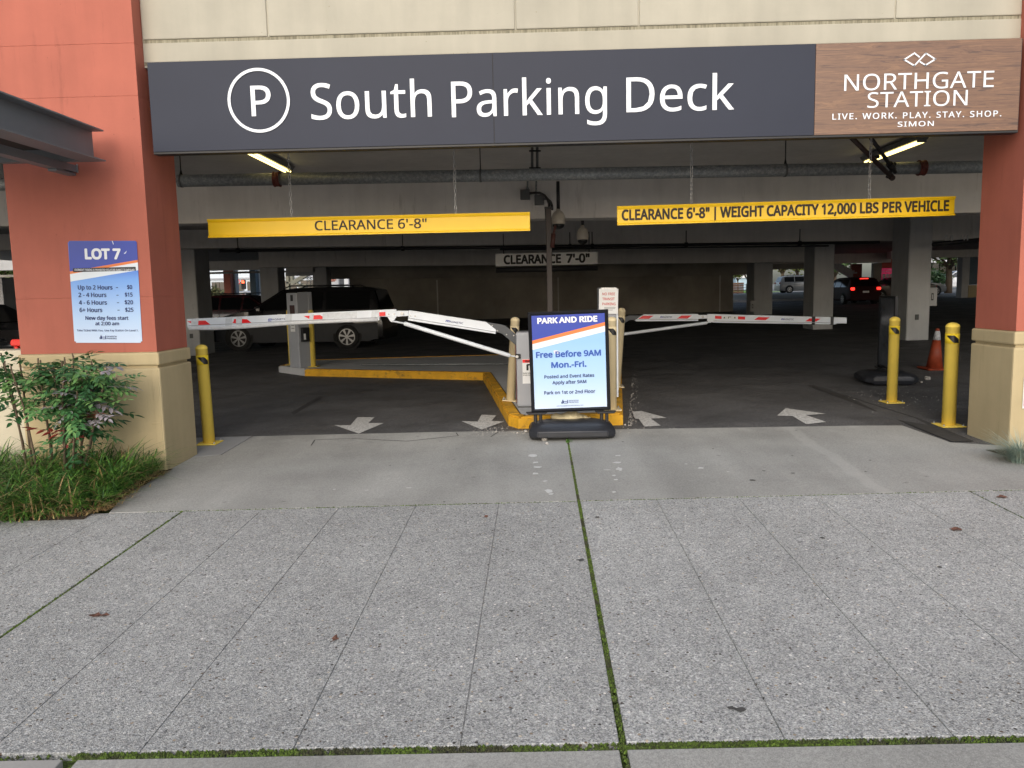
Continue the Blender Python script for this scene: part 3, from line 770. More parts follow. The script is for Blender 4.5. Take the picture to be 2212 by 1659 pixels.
# crossing sprinkler pipes in front of the right light
sprk = thing('sprinkler_pipes', 'dark brown pipes crossing in front of the right ceiling light', 'pipes', tuple(at(1900, 340, 9.3)))
a, b = at(1838, 296, 8.7), at(1928, 385, 9.45); c_, d_ = at(1880, 296, 8.8), at(1934, 372, 9.5)
MB().tube([a, b], .026, 10).tube([b-(b-a)*.06, b], .034, 10).build('pipe_run', mat('dark_rust_pipe', (.035, .018, .014), .6), sprk, world=True)
MB().tube([c_, d_], .022, 10).tube([d_-(d_-c_)*.25, d_-(d_-c_)*.1], .038, 10).build('pipe_run', 'black', sprk, world=True)
MB().tube([at(1888, 341, 9.35), at(1899, 338, 9.35)], .02, 8).tube([at(1916, 384, 9.45), at(1934, 352, 9.45)], .02, 8).build('coupling', 'black', sprk, world=True)
# twin conduit dropping behind the big sign, two small boxes with bent cables, brown pole
tw2 = thing('conduit_pair', 'two thin dark conduits dropping from the ceiling beside each other', 'conduit', tuple(at(1155, 340, 10.1)))
for du in (-5.5, 5.5): MB().tube([at(1155+du, 312, 10.1), at(1155+du, 369, 10.1)], .017, 8).build('conduit', 'boxg', tw2, world=True)
MB().tube([at(1143, 363, 10.05), at(1168, 363, 10.05)], .012, 6).build('strap', 'black', tw2, world=True)
MB().tube([at(1143, 326, 10.05), at(1168, 326, 10.05)], .012, 6).build('strap', 'black', tw2, world=True)
BY = 12.1
jb = []
for u0, u1, v0, v1, cu, lab in ((1123.7, 1144.5, 408.7, 430.0, 1139, 'upper left grey junction box on the beam, above the yellow sign end'), (1154.6, 1175.5, 421, 441.6, 1157.7, 'lower right grey junction box on the beam, nearer the brown pole')):
    x0, x1, z0, z1 = pxr(u0, u1, v0, v1, BY)
    t = thing('junction_box', lab, 'junction box', ((x0+x1)/2, BY, z0), group='junction boxes on the beam')
    MB().box(x0, x1, BY, BY+.10, z0, z1, bev=.004).build('box_body', 'boxg', t, world=True)
    MB().box(x0+.004, x1-.004, BY-.006, BY-.001, z0+.004, z1-.004, bev=.002).build('cover', 'boxg', t, world=True)
    MB().tube([at(cu, v0-1, BY+.05), at(cu+1, 388, BY+.05)], .014, 8).build('conduit', 'galv', t, world=True)
    MB().tube([at(cu, v0, BY+.05), at(cu, v0-3.5, BY+.05)], .022, 8).build('fitting', 'galv', t, world=True)
PYP = 11.0
pz0 = flz(.62, PYP)+.12
pt, pbm = at(1188, 450, PYP), at(1188, 660, PYP)
polex = pbm.x
po = thing('steel_pole', 'tall dark brown square pole standing behind the park and ride sign', 'pole', (polex, PYP, pz0))
MB().box(polex-.038, polex+.038, PYP-.038, PYP+.038, pz0, pt.z, bev=.005).build('post', 'pole', po, world=True)
MB().box(polex-.10, polex+.10, PYP-.10, PYP+.10, pz0, pz0+.015, bev=.003).build('base_plate', 'pole', po, world=True)
x0, x1, z0, z1 = pxr(1177, 1186, 450.5, 476, PYP)
MB().box(x0, x1, PYP-.03, PYP+.03, z0, z1, bev=.003).build('bracket', 'black', po, world=True)
MB().box(polex-.055, polex+.055, PYP-.05, PYP+.05, pt.z-.005, pt.z+.02, bev=.003).build('cap', 'black', po, world=True)
for ps, r in (([(1144.5, 418), (1155, 416.5), (1166, 417), (1176, 422), (1183, 431), (1186, 441), (1186.5, 452)], .019), ([(1175, 429.5), (1183, 430), (1189, 435), (1192, 443), (1193, 452)], .017)):
    n_ = len(ps); tag(MB().tube([at(u, v, BY+.03+(PYP-BY-.03)*k/(n_-1)) for k, (u, v) in enumerate(ps)], r, 10).build('bent_cable', 'black', None), 'black bent cable running from ' + ('the upper box to the pole top' if r > .018 else 'the lower box to the pole top'), 'cable', 'cables at the pole top')
x0 = at(1199, 520, PYP).x
hk = MB().tube([at(1192.5, 466+42, PYP-.05), at(1196, 505, PYP-.06), at(1200, 488, PYP-.06)], .02, 8); hk.tube([at(1196, 505, PYP-.06), at(1193, 535, PYP-.06)], .03, 8)
tag(hk.build('hanging_handle', mat('dull_red_grip', (.06, .018, .014), .6), None), 'short reddish brown handle hanging beside the brown pole below the camera', 'handle')
def dome_camera(u, vtop, vbot, y, rodtop, w, lab):
    top = at(u, vtop, y); bot = at(u, vbot, y); H = top.z-bot.z; r = w/2
    t = thing('dome_camera', lab, 'security camera', (top.x, y, bot.z), group='dome cameras under the ceiling')
    MB().lathe([(r*.55, H*.96), (r*.72, H*.90), (r*.93, H*.72), (r*.985, H*.52), (r, H*.50), (r, H*.47), (r*.985, H*.46), (r*.97, H*.36), (r*.90, H*.27)], 28).build('housing', 'camw', t)
    MB().lathe([(r*.84, H*.262), (r*.80, H*.18), (r*.66, H*.09), (r*.42, H*.03), (r*.1, 0)], 24).build('dome', 'glass', t)
    MB().lathe([(r*.3, H*1.12), (r*.3, H*1.0), (r*.55, H*.99), (r*.55, H*.955)], 18).build('neck', 'camw', t)
    z = at(u, rodtop, y).z-bot.z
    MB().tube([(0, 0, H*1.10), (0, 0, z)], .025 if w > .19 else .022, 12).build('hanging_rod', 'black', t)
    return t
dome_camera(1206, 456, 495, 11.3, 392, .205, 'nearer dome camera hanging on a long black rod next to the brown pole')
dome_camera(1258.5, 491, 528, 13.2, 468, .205, 'smaller farther dome camera on a short rod right of the brown pole')
# thin sprinkler lines deeper in the garage
for (u0, v0, u1, v1, y, r, us, lab) in ((475, 542, 1900, 523, 20.0, .038, (515, 875, 1237, 1285, 1487, 1730), 'thin black pipe across the garage above the clearance 7 sign'), (1080, 539, 1790, 531, 19.6, .02, (), 'thinner black pipe just under the long black pipe')):
    a, b = at(u0, v0, y), at(u1, v1, y); t = thing('sprinkler_line', lab, 'pipe', tuple(a), group='sprinkler lines')
    MB().tube([a, b], r, 8).build('pipe_run', 'black', t, world=True)
    for u in us:
        f = (u-u0)/(u1-u0); p = a+(b-a)*f
        MB().tube([p, p+Vector((0, 0, .35))], .014, 6).tube([p-Vector((.04, 0, 0)), p+Vector((.04, 0, 0))], .06, 8).build('hanger_rod', 'black', t, world=True)
# hanging white clearance sign deep inside
CYS = 19.0
x0, x1, z0, z1 = pxr(1070, 1291, 546, 573, CYS)
t = thing('clearance_board', 'grey-white board reading CLEARANCE 7 feet 0 hanging deep inside behind the pole', 'clearance sign', ((x0+x1)/2, CYS, z0))
MB().box(x0, x1, CYS, CYS+.05, z0, z1, bev=.004).build('panel', mat('board_white', (.74, .74, .72), .5, var=.04), t, world=True)
zb = at(1180, 586, CYS).z
MB().tube([(x0, CYS+.03, (z0+zb)/2-.02), (x1, CYS+.03, (z0+zb)/2-.02)], (z0-zb)/2-.01, 14).build('rubber_bar', 'rubber', t, world=True)
mb = MB()
for x in (x0+.2, x1-.2): mb.tube([(x, CYS+.03, z1), (x, CYS+.03, 2.9)], .012, 6)
mb.build('hanging_rod', 'black', t, world=True)
zz0, zz1 = pxr(1088, 1200, 550, 570, CYS)[2:]
text('CLEARANCE', at(1088, 560, CYS).x, at(1212, 560, CYS).x, zz0, zz1, CYS-.004, 'blk', t, bold=.035, world=True)
text("7'-0\"", at(1223, 560, CYS).x, at(1274, 560, CYS).x, zz0, zz1, CYS-.004, 'blk', t, bold=.035, world=True)
# cluster of small capped conduits at the far right ceiling
mb = MB()
for u, w, v in ((2011-.0+33, 5, 520), (2056, 5, 520), (2076, 3, 517), (2083, 3, 519), (2090, 3, 519)):
    mb.tube([at(u, 508, 17), at(u, v, 17)], w/2/99, 8)
tag(mb.build('conduit_stubs', 'colp', None), 'row of short pale capped conduit ends under the ceiling near the right pillar', 'conduit')
tag(MB().tube([at(2015, 528, 18), at(2115, 518, 18)], .05, 8).build('ceiling_pipe', 'black', None), 'short black pipe beneath the ceiling just left of the right pillar', 'pipe')

# ================================================================ STEEL CANOPY AT THE LEFT
cn = thing('steel_canopy', 'grey steel beam canopy reaching in from the upper left towards the red pillar', 'canopy', (-3.73, 7.1, 2.74))
X1, zc, YT = at(229, 349, 7.1).x, at(229, 349, 7.1).z, 7.1
H_ = at(226, 281, 7.1).z-zc
MB().box(X1-.105-.012, X1-.105, 3.2, YT, zc+.012, zc+H_-.012).build('beam_web', 'steelg', cn, world=True)
MB().box(X1-.21, X1, 3.2, YT, zc, zc+.0118).build('lower_flange', 'steelg', cn, world=True)
MB().box(X1-.21, X1, 3.2, YT, zc+H_-.0118, zc+H_).build('upper_flange', 'steelg', cn, world=True)
MB().box(-5.3, X1-.1175, 3.2, YT-.01, zc+.10, zc+.13).build('roof_deck', mat('dark_deck', (.03, .03, .03), .8), cn, world=True)
MB().box(-5.3, X1-.211, YT-.06, YT, zc, zc+.012).build('end_flange', 'steelg', cn, world=True)
MB().box(-5.3, X1-.22, YT-.075, YT-.06, zc-.0, zc+.24).build('end_web', 'steelg', cn, world=True)
for y in (5.2, 3.6): MB().box(-5.3, X1-.22, y, y+.05, zc-.0, zc+.09).build('cross_joist', mat('dark_joist', (.05, .05, .05), .7), cn, world=True)
bp_ = at(165, 372, 7.24)
MB().box(bp_.x-.05, bp_.x+.0, 3.2, 7.255, bp_.z, zc-.001).build('bracket_web', 'steelg', cn, world=True)
MB().box(bp_.x-.10, bp_.x+.0, 3.2, 7.05, bp_.z-.008, bp_.z-.0005).build('bracket_flange', 'steelg', cn, world=True)
MB().box(bp_.x-.09, bp_.x-.01, 6.95, 7.25, bp_.z-.030, bp_.z-.009, bev=.003).build('bracket_foot', 'steelg', cn, world=True)
mb = MB()
for k in range(6): mb.tube([(bp_.x+.004, 7.25, bp_.z+.004+k*.013), (bp_.x+.004, 7.259, bp_.z+.004+k*.013)], .007, 6)
mb.build('weld_bead', 'zinc', cn, world=True)

def ptext(txt, p0, p1, cap, m, parent, bold=0., name='lettering', shear=0, world=True, spacing=1.0):
    """text whose baseline runs from p0 to p1 (3D points in a plane facing -y)"""
    me = _textmesh(txt, bold, shear, spacing).copy(); a, b, _, _ = _ext(me)
    ref = _ext(_textmesh('H', bold)); ch = ref[3]-ref[2]
    p0, p1 = Vector(p0), Vector(p1); d = p1-p0; L = d.length; d = d/L; n = Vector((-d.z, 0, d.x))
    for v in me.vertices: v.co = p0+d*((v.co.x-a)*L/(b-a))+n*((v.co.y-ref[2])*cap/ch)+Vector((0, round(v.co.z)*LAY, 0))
    me.materials.clear(); me.materials.append(M[m] if isinstance(m, str) else m)
    if world: me.transform(Matrix.Translation(-wloc(parent)))
    me.name = name; o = bpy.data.objects.new(name, me); COL.objects.link(o); o.parent = parent; return o
def V3(p): return Vector((p[0], p[1], gfz(p[0], p[1])))
def on_fl(u, v, h=0.):
    d = ray(u, v); t = (-.04-.008*8.8+h-EYE)/(d.z-.0096*d.x-.008*d.y); return Vector((0, 0, EYE))+d*t

# ================================================================ TRAFFIC ISLAND
KH = .135
outer = [(-.24, 9.02), (-.12, 8.80), (1.075, 8.86), (1.95, 16.4), (1.6, 17.2), (-5.05, 17.3), (-5.15, 16.0), (-4.36, 15.12), (-.79, 13.56)]
def inset(pts, w):
    n = len(pts); out = []
    for i in range(n):
        a, b, c = Vector(pts[i-1]), Vector(pts[i]), Vector(pts[(i+1) % n])
        d1, d2 = (b-a).normalized(), (c-b).normalized(); n1, n2 = Vector((-d1.y, d1.x)), Vector((-d2.y, d2.x))
        m = (n1+n2); m = m/ max(m.dot(n1), .35); out.append((b.x+m.x*w, b.y+m.y*w))
    return out
inner = inset(outer, .15)
isl = thing('traffic_island', 'raised concrete island with yellow painted kerb carrying the gates and machines', 'traffic island', (.4, 10.5, gfz(.4, 10.5)))
mb = MB(); top = [mb.bm.verts.new((x, y, gfz(x, y)+KH-.006)) for x, y in inset(outer, .153)]; mb.bm.faces.new(top)
mb.build('concrete_top', 'colp', isl, world=True)
for i in range(len(outer)):
    j = (i+1) % len(outer); q = [outer[i], outer[j], inner[j], inner[i]]
    n = max(1, int((Vector(outer[i])-Vector(outer[j])).length/1.9))
    for k in range(n):
        f0, f1 = k/n, (k+1)/n
        L_ = lambda a, b, f: (a[0]+(b[0]-a[0])*f, a[1]+(b[1]-a[1])*f)
        qq = [L_(q[0], q[1], f0), L_(q[0], q[1], f1), L_(q[3], q[2], f1), L_(q[3], q[2], f0)]
        b = bmesh.new(); t_ = [b.verts.new((x, y, gfz(x, y)+KH)) for x, y in qq]; bo = [b.verts.new((x, y, gfz(x, y)-.05)) for x, y in qq]
        b.faces.new(t_)
        for a_ in range(4): b.faces.new((t_[a_], bo[a_], bo[(a_+1) % 4], t_[(a_+1) % 4]))
        bmesh.ops.bevel(b, geom=[e for e in b.edges if e.verts[0] in t_ and e.verts[1] in t_], offset=.018, segments=2, affect='EDGES')
        mb = MB(); mb.merge(b); mb.build('kerb_stone', 'curb' if i != 6 else 'colp', isl, world=True)
for dz, r in ((0, .012), (.0, .009)):
    a, b = on_fl(780, 788-dz*2, KH+.02), on_fl(1100, 786, KH+.02)
MB().tube([a, b], .014, 8).build('conduit', 'galv', isl, world=True)

# ================================================================ BOLLARDS
def bollard(base, H, r, m, lab, grp, lean=0., lean_y=0., tape=True, plate=True, tapeang=0., squeeze=1, tm='bollyt'):
    t = thing('bollard', lab, 'bollard', tuple(base), (R(lean_y), R(lean), 0), group=grp)
    MB().lathe([(r, 0), (r, H-.035), (r*1.03, H-.034), (r*1.03, H-.028)] + [(r*1.03*math.cos(a), H-.028+.045*math.sin(a)) for a in (R(25), R(50), R(75))], 28).build('post', m, t)
    if tape:
        MB().lathe([(r+.0014, H-.205), (r+.0014, H-.10)], 28).build('reflective_band', tm, t)
        mb = MB(); n = 12; zt_ = H-.118; hh = .078
        top_ = lambda f: zt_-.55*hh*max(0, (f-.62)/.38)
        bot_ = lambda f: zt_-hh*min(1, f/.58)
        for k in range(n):
            f0, f1 = k/n, (k+1)/n; va = math.degrees(math.atan2(-base[1], -base[0]))-48; a0, a1 = R(va+104*f0), R(va+104*f1)
            mb.quad(*[((r+.004)*math.cos(a_), (r+.004)*math.sin(a_), z_) for a_, z_ in ((a0, bot_(f0)), (a1, bot_(f1)), (a1, top_(f1)), (a0, top_(f0)))])
        mb.build('black_tape_patch', 'tape', t, smooth=True)
    if plate:
        MB().box(-r*1.85, r*1.85, -r*1.85, r*1.85, 0, .012, bev=.003).build('base_plate', m, t)
        for sx in (-1, 1):
            for sy in (-1, 1): MB().lathe([(.011, .0125), (.011, .022), (.006, .0225), (.006, .034)], 6, cx=sx*r*1.5, cy=sy*r*1.5).build('anchor_bolt', 'zinc', t)
    return t
def base_on(u, v, h=0.0):
    p = on_fl(u, v, h); return Vector((p.x, p.y, (swz(p.x, p.y) if p.y < 8.6 and p.x < -3 else gfz(p.x, p.y))+h))
for (u, v, vt_, r, lab, l, ta) in ((452, 956, 747, .0625, 'yellow bollard beside the left pillar with black tape near its top', -.9, 25), (1926, 868, 687, .0625, 'yellow bollard in front of the dark sign board on the right', .2, 40), (2049, 915, 700, .068, 'yellow bollard nearest the right pillar, in front of the traffic cone', .0, 40)):
    p = base_on(u, v); H = at(u, vt_, p.y).z-p.z
    bollard(p, H, r, 'bolly', lab, 'bright yellow bollards at the entrance', lean=l, tapeang=ta)
p = base_on(674, 792, KH); bollard(p+Vector((0, .06, 0)), 1.13, .062, 'bolly', 'yellow bollard just right of the ticket machine on the island end', 'yellow bollards by the ticket machine', tape=False, plate=True)
p = base_on(627, 788, KH); bollard(p+Vector((0, .1, 0)), 1.13, .055, 'bolly', 'yellow bollard just left of the ticket machine on the island end', 'yellow bollards by the ticket machine', tape=False, plate=True)
p = base_on(1103, 864, KH); bollard(p, at(1110, 687, p.y).z-p.z, .058, 'cream2', 'leaning cream bollard left of the gate cabinet, with black chevron tape', 'cream bollards on the island', lean=4.4, tm='cream2', tapeang=10)
p = base_on(1321.5, 884, KH); bollard(p, at(1321, 687, p.y).z-p.z, .058, 'cream2', 'cream bollard at the right edge of the park and ride sign', 'cream bollards on the island', lean=.3, tm='cream2', tapeang=55)
p = Vector((1.27, 11.2, gfz(1.2, 11.2)+KH)); bollard(p, at(1336, 667, 11.2).z-p.z, .055, 'cream2', 'cream bollard behind the NO FREE TRANSIT PARKING notice, its top showing to the right', 'cream bollards on the island', lean=4, tm='cream2', tapeang=50)

# ================================================================ TICKET MACHINES
pm = base_on(648, 794, KH)+Vector((0, .16, 0))
zt = at(644, 632.6, pm.y).z-pm.z
tm_ = thing('ticket_machine', 'grey ticket machine between two yellow bollards on the left end of the island', 'ticket machine', tuple(pm), (0, 0, R(-38)))
MB().box(-.17, .17, -.17, .17, 0, zt, bev=.008).build('cabinet', 'cab', tm_)
MB().box(-.178, .178, .10, .185, zt*.56, zt+.012, bev=.004).build('back_cover', 'cab', tm_)
fx = lambda name, m, x0, x1, z0, z1, d=.006, side=0: (MB().box(x0, x1, -.17-d, -.1705, z0, z1, bev=.002) if not side else MB().box(.1705, .17+d, x0, x1, z0, z1, bev=.002)).build(name, m, tm_)
# the left visible face is the local -y face turned to the left; the right one is the +x face... swap by rotation
fx('camera_window', 'black', -.03, .05, zt-.16, zt-.04); fx('display', mat('maroon_display', (.06, .03, .03), .2), -.07, .09, zt-.47, zt-.24)
fx('ticket_slot', 'black', -.02, .07, zt-.62, zt-.585); fx('notice', 'paper', -.08, .07, .72, 1.12, .003)
for z in (.78, .84, .88, .93, .97): fx('print_line', 'boxg', -.05, .05, z, z+.012, .0042)
fx('card_reader', 'black', -.12, .04, .52, .80, .07, side=1); fx('reader_label', 'paper', -.10, -.05, .56, .68, .072, side=1)
for xx in (-.12, .12):
    for zz in (.10, .40): fx('rivet', 'zinc', xx-.008, xx+.008, zz-.008, zz+.008, .004)
# right machine carrying the paper notice
MY = 9.95
x0, x1, z0, z1 = pxr(1296, 1334, 621, 872, MY); zf = gfz(x0, MY)+KH
m2 = thing('ticket_machine', 'slim grey ticket machine behind the park and ride sign, topped by a paper notice', 'ticket machine', ((x0+x1)/2, MY, zf))
MB().box(x0, x1-.015, MY, MY+.32, zf, z1, bev=.01).build('cabinet', 'cab', m2, world=True)
MB().box(x1-.013, x1+.012, MY+.02, MY+.30, zf+.03, z1-.25, bev=.004).build('side_cover', 'armw', m2, world=True)
nt = thing('paper_notice', 'white paper notice with red words NO FREE TRANSIT PARKING', 'notice', (at(1314, 650, MY-.03).x, MY-.03, at(1314, 678, MY-.03).z), (0, R(1), 0))
a_, b_, c_, d_ = pxr(1293.5, 1335, 624, 678, MY-.03); w = b_-a_; h = d_-c_
MB().box(-w/2, w/2, 0, .006, 0, h, bev=.001).build('sheet', 'paper', nt)
MB().box(-w/2+.03, w/2-.02, .003, .03, h-.002, h+.014).build('clip', 'zinc', nt)
for i, (s, f0, f1) in enumerate((('NO FREE', .18, .83), ('TRANSIT', .18, .82), ('PARKING', .18, .87))): text(s, -w/2+w*f0, -w/2+w*f1, h*(.745-.2*i), h*(.745-.2*i)+h*.105, -.0015, 'redink', nt, bold=.012)
for i, f1 in enumerate((.87, .85, .72)): MB().box(-w*.22, -w/2+w*f1, -.0015, .0, h*(.255-.055*i), h*(.255-.055*i)+.005).build('print_line', 'boxg', nt)

# ================================================================ BARRIER GATES
def planeprism(mb, uv, y, th):
    ps = [at(u, v, y) for u, v in uv]
    mb.prism([(p.x, p.z) for p in ps], y, y+th, 'y', bev=.003); return mb
def flatpoly(uv, y, name, m, parent, dy=.002):
    mb = MB(); mb.poly([tuple(at(u, v, y)+Vector((0, -dy, 0))) for u, v in uv]); return mb.build(name, m, parent, world=True, fixn=False)
A2 = lambda x, y: (384+.24801*x, 493.7+.24801*y)
A3 = lambda x, y: (877.8+.28105*x, 493.7+.28105*y)
A4 = lambda x, y: (1316.7+.26452*x, 493.7+.26452*y)
GY = 9.55
gx0, gx1, _, gz1 = pxr(1115.5, 1182, 717, 872, GY-.05); gzf = gfz(gx0, GY)+KH
gl = thing('barrier_gate', 'nearer barrier gate on the left lane, its long white arm wrapped in tape', 'barrier gate', (gx0+.18, GY+.1, gzf), group='barrier gates')
MB().box(gx0, gx1, GY-.05, GY+.30, gzf+.01, gz1, bev=.03, seg=3).build('cabinet', 'cab', gl, world=True)
MB().box(gx0+.01, gx1-.01, GY-.04, GY+.29, gzf-.005, gzf+.02).build('cabinet_foot', 'boxg', gl, world=True)
MB().box(gx0-.010, gx0-.0005, GY+.02, GY+.24, gzf+.04, gz1-.12, bev=.003).build('side_door', mat('dark_red_trim', (.12, .012, .02), .5), gl, world=True)
arm = planeprism(MB(), [A2(78, 787), A2(430, 772), A2(720, 758), A2(950, 746), A2(1400, 724), A2(1900, 702), A2(1900, 775), A2(1830, 768), A2(1758, 768), A2(1755, 798), A2(1450, 808), A2(1250, 812), A2(1010, 828), A2(570, 872), A2(300, 886), A2(120, 878), A2(82, 860)], GY, .05).build('outer_arm', 'armw', gl, world=True)
mb = MB(); pts_ = [at(*A2(x, y), GY-.004) for x, y in ((95, 846), (570, 826), (1010, 803), (1500, 786), (1740, 775))]
mb.tube(pts_, .004, 6).build('arm_seam', 'cab', arm, world=True)
mb = MB(); mb.tube([at(*A2(x, y), GY+.004) for x, y in ((100, 868), (300, 870), (570, 856), (1000, 822), (1450, 802), (1740, 792))], .024, 10).build('edge_cushion', mat('soft_white_foam', (.66, .68, .70), .7, var=.1, vscale=20, bump=.3), arm, world=True)
for ps in ([(82, 808), (117, 806), (117, 826)], [(178, 804), (240, 801), (287, 837), (178, 843)], [(475, 820), (490, 806), (490, 790), (507, 787), (507, 825)], [(557, 787), (603, 790), (642, 820), (557, 826)], [(1098, 762), (1240, 753), (1263, 767), (1263, 789), (1155, 793)]):
    flatpoly([A2(*p) for p in ps], GY, 'red_stripe', 'redr', arm, .0025)
MB().prism([(p.x, p.z) for p in (at(*A2(*q), GY) for q in ((1755, 729), (1809, 726), (1810, 761), (1757, 764)))], GY-.008, GY-.001, 'y', bev=.001).build('red_reflector', 'redr', arm, world=True)
ptext('m', at(*A2(786, 802), GY-.003), at(*A2(820, 800), GY-.003), .030, 'blue', arm, bold=.03, shear=.3)
ptext('AGNETI', at(*A2(820, 800), GY-.003), at(*A2(936, 796), GY-.003), .022, 'navy', arm, bold=.012)
flatpoly([A2(786, 804), A2(815, 803), A2(815, 808), A2(786, 809)], GY, 'logo_bar', 'blue', arm, .003)
tapem = mat('clear_white_tape', (.60, .64, .68), .25, var=.12, vscale=35, bump=.6, bscale=30)
for a, b, y0, y1 in ((122, 176, 780, 882), (418, 470, 768, 868), (512, 556, 764, 875), (938, 990, 744, 832), (1150, 1180, 745, 806), (1262, 1560, 722, 806), (1690, 1752, 708, 802)):
    q = [A2(a, y0+6), A2(a+(b-a)*.5, y0+2), A2(b+6, y0), A2(b, y1-4), A2(a+(b-a)*.6, y1), A2(a-6, y1+2)]
    if b-a > 200: q = [A2(a, 738), A2(b, 722), A2(b, 806), A2((a+b)/2, 800), A2(a+80, 812), A2(a, 796)]
    mb = MB(); mb.prism([(p.x, p.z) for p in (at(*k, GY) for k in q)], GY-.0035, GY+.053, 'y'); mb.build('tape_wrap', tapem, arm, world=True)
planeprism(MB(), [A2(1898, 716), A2(2012, 716), A2(2008, 762), A2(1898, 768)], GY+.008, .035).build('hinge', 'armw', gl, world=True)
pv = at(*A2(1955, 741), GY+.004); MB().lathe([(.020, -.012), (.022, 0)], 16, cx=pv.x, cy=pv.y-.002, cz=pv.z, axis='y').build('hinge_bolt', 'zinc', gl, world=True)
for x, y in ((1838, 747), (1885, 746), (2022, 757), (2068, 763)):
    pv = at(*A2(x, y), GY); MB().lathe([(.009, -.010), (.011, 0)], 10, cx=pv.x, cy=pv.y-.001, cz=pv.z, axis='y').build('rivet', 'zinc', gl, world=True)
planeprism(MB(), [A2(1825, 770), A2(1905, 770), A2(1880, 808), A2(1865, 818), A2(1850, 808)], GY-.010, .008).build('strut_lug', 'armw', gl, world=True)
ar2 = planeprism(MB(), [A3(20, 628), A3(612, 718), A3(690, 778), A3(686, 810), A3(12, 706)], GY, .05).build('inner_arm', 'armw', gl, world=True)
MB().tube([at(*A3(16, 688), GY-.002), at(*A3(686, 795), GY-.002)], .004, 6).build('arm_seam', 'cab', ar2, world=True)
ptext('m', at(*A3(300, 716), GY-.003), at(*A3(332, 721), GY-.003), .030, 'blue', ar2, bold=.03, shear=.3)
ptext('AGNETIC', at(*A3(332, 721), GY-.003), at(*A3(436, 735), GY-.003), .021, 'navy', ar2, bold=.012)
planeprism(MB(), [A3(612, 718), A3(660, 726), A3(735, 738), A3(765, 748), A3(800, 780), A3(870, 838), A3(950, 905), A3(950, 988), A3(930, 975), A3(868, 922), A3(850, 905), A3(770, 838), A3(735, 808), A3(690, 795), A3(690, 778)], GY+.012, .04).build('arm_bracket', 'dgrey', gl, world=True)
for x, y in ((660, 745), (700, 785), (770, 815), (825, 822)):
    pv = at(*A3(x, y), GY+.012); MB().lathe([(.007, -.008), (.009, 0)], 8, cx=pv.x, cy=pv.y-.001, cz=pv.z, axis='y').build('rivet', 'zinc', gl, world=True)
s_a, s_b = at(*A3(-20, 728), GY-.03), at(*A3(800, 978), GY-.03)
MB().tube([at(*A2(1866, 806), GY-.03), s_a], .011, 8).tube([s_a, s_a+(s_b-s_a)*.01, s_a+(s_b-s_a)*.99, s_b], [.018, .026, .026, .018], 12).tube([s_b, at(*A3(845, 984), GY-.03)], .009, 8).build('strut', 'armw', gl, world=True)
planeprism(MB(), [A3(838, 965), A3(878, 965), A3(878, 1000), A3(838, 1000)], GY-.075, .03).build('strut_fork', 'black', gl, world=True)
pv = at(*A3(850, 985), GY-.08); MB().lathe([(.018, -.012), (.020, 0)], 12, cx=pv.x, cy=pv.y, cz=pv.z, axis='y').build('strut_bolt', 'zinc', gl, world=True)
# warning label on the cabinet front, partly behind the big sign
ly = GY-.052
x0, x1, z0, z1 = pxr(1128.5, 1160, 775.5, 828.5, ly)
wl_ = MB().box(x0, x1, ly-.001, ly+.001, z0, z1).build('warning_label', 'paper', gl, world=True)
_, _, za, zb = pxr(1129, 1160, 776.5, 783.5, ly); MB().box(x0+.003, x1-.003, ly-.003, ly-.0015, za, zb).build('red_heading', 'redr', wl_, world=True)
text('WARNING', x0+.035, x1-.01, za+.006, zb-.008, ly-.004, 'blk', wl_, bold=.03, world=True)
_, _, za, zb = pxr(1129, 1160, 786, 800, ly)
MB().prism([(x0+.05, za), (x0+.05, zb-.01), (x0+.06, zb), (x0+.12, zb), (x0+.12, zb-.02), (x0+.075, zb-.02), (x0+.075, za)], ly-.004, ly-.002, 'y').build('gate_symbol', 'blk', wl_, world=True)
for i, s in enumerate(('Moving Gate Can Cause', 'Serious Injury or Death')):
    _, _, za, zb = pxr(1129, 1160, 804.5+i*4, 807.2+i*4, ly); text(s, x0+.004, x1-.004, za, zb, ly-.003, 'blk', wl_, bold=.01, world=True)

# right gate, deeper on the island
HY = 13.5
hz = gfz(1.2, HY)+KH
gr_ = thing('barrier_gate', 'farther barrier gate on the right lane, its white arm with slanted red stripes', 'barrier gate', (1.35, HY+.15, hz), group='barrier gates')
cx0 = at(1290, 750, HY).x; cx1 = at(1336, 750, HY).x
MB().box(cx0-.06, cx1-.03, HY-.05, HY+.32, hz, hz+.98, bev=.03, seg=2).build('cabinet', 'cab', gr_, world=True)
ra = planeprism(MB(), [A4(205, 750), A4(278, 700), A4(725, 697), A4(725, 754), A4(220, 758)], HY, .05).build('inner_arm', 'armw', gr_, world=True)
rb = planeprism(MB(), [A4(800, 697), A4(1937, 727), A4(1937, 775), A4(1858, 775), A4(1840, 783), A4(1805, 783), A4(850, 768), A4(800, 745)], HY, .05).build('outer_arm', 'armw', gr_, world=True)
planeprism(MB(), [A4(723, 706), A4(802, 706), A4(802, 735), A4(723, 738)], HY+.008, .035).build('hinge', 'armw', gr_, world=True)
pv = at(*A4(762, 720), HY+.004); MB().lathe([(.022, -.012), (.024, 0)], 12, cx=pv.x, cy=pv.y, cz=pv.z, axis='y').build('hinge_bolt', 'zinc', gr_, world=True)
planeprism(MB(), [A4(793, 745), A4(850, 745), A4(838, 762), A4(822, 771), A4(806, 764)], HY-.010, .008).build('strut_lug', 'armw', gr_, world=True)
for par, a, b in ((ra, (212, 741), (722, 741)), (rb, (850, 755), (1800, 770))): MB().tube([at(*A4(*a), HY-.002), at(*A4(*b), HY-.002)], .005, 6).build('arm_seam', 'cab', par, world=True)
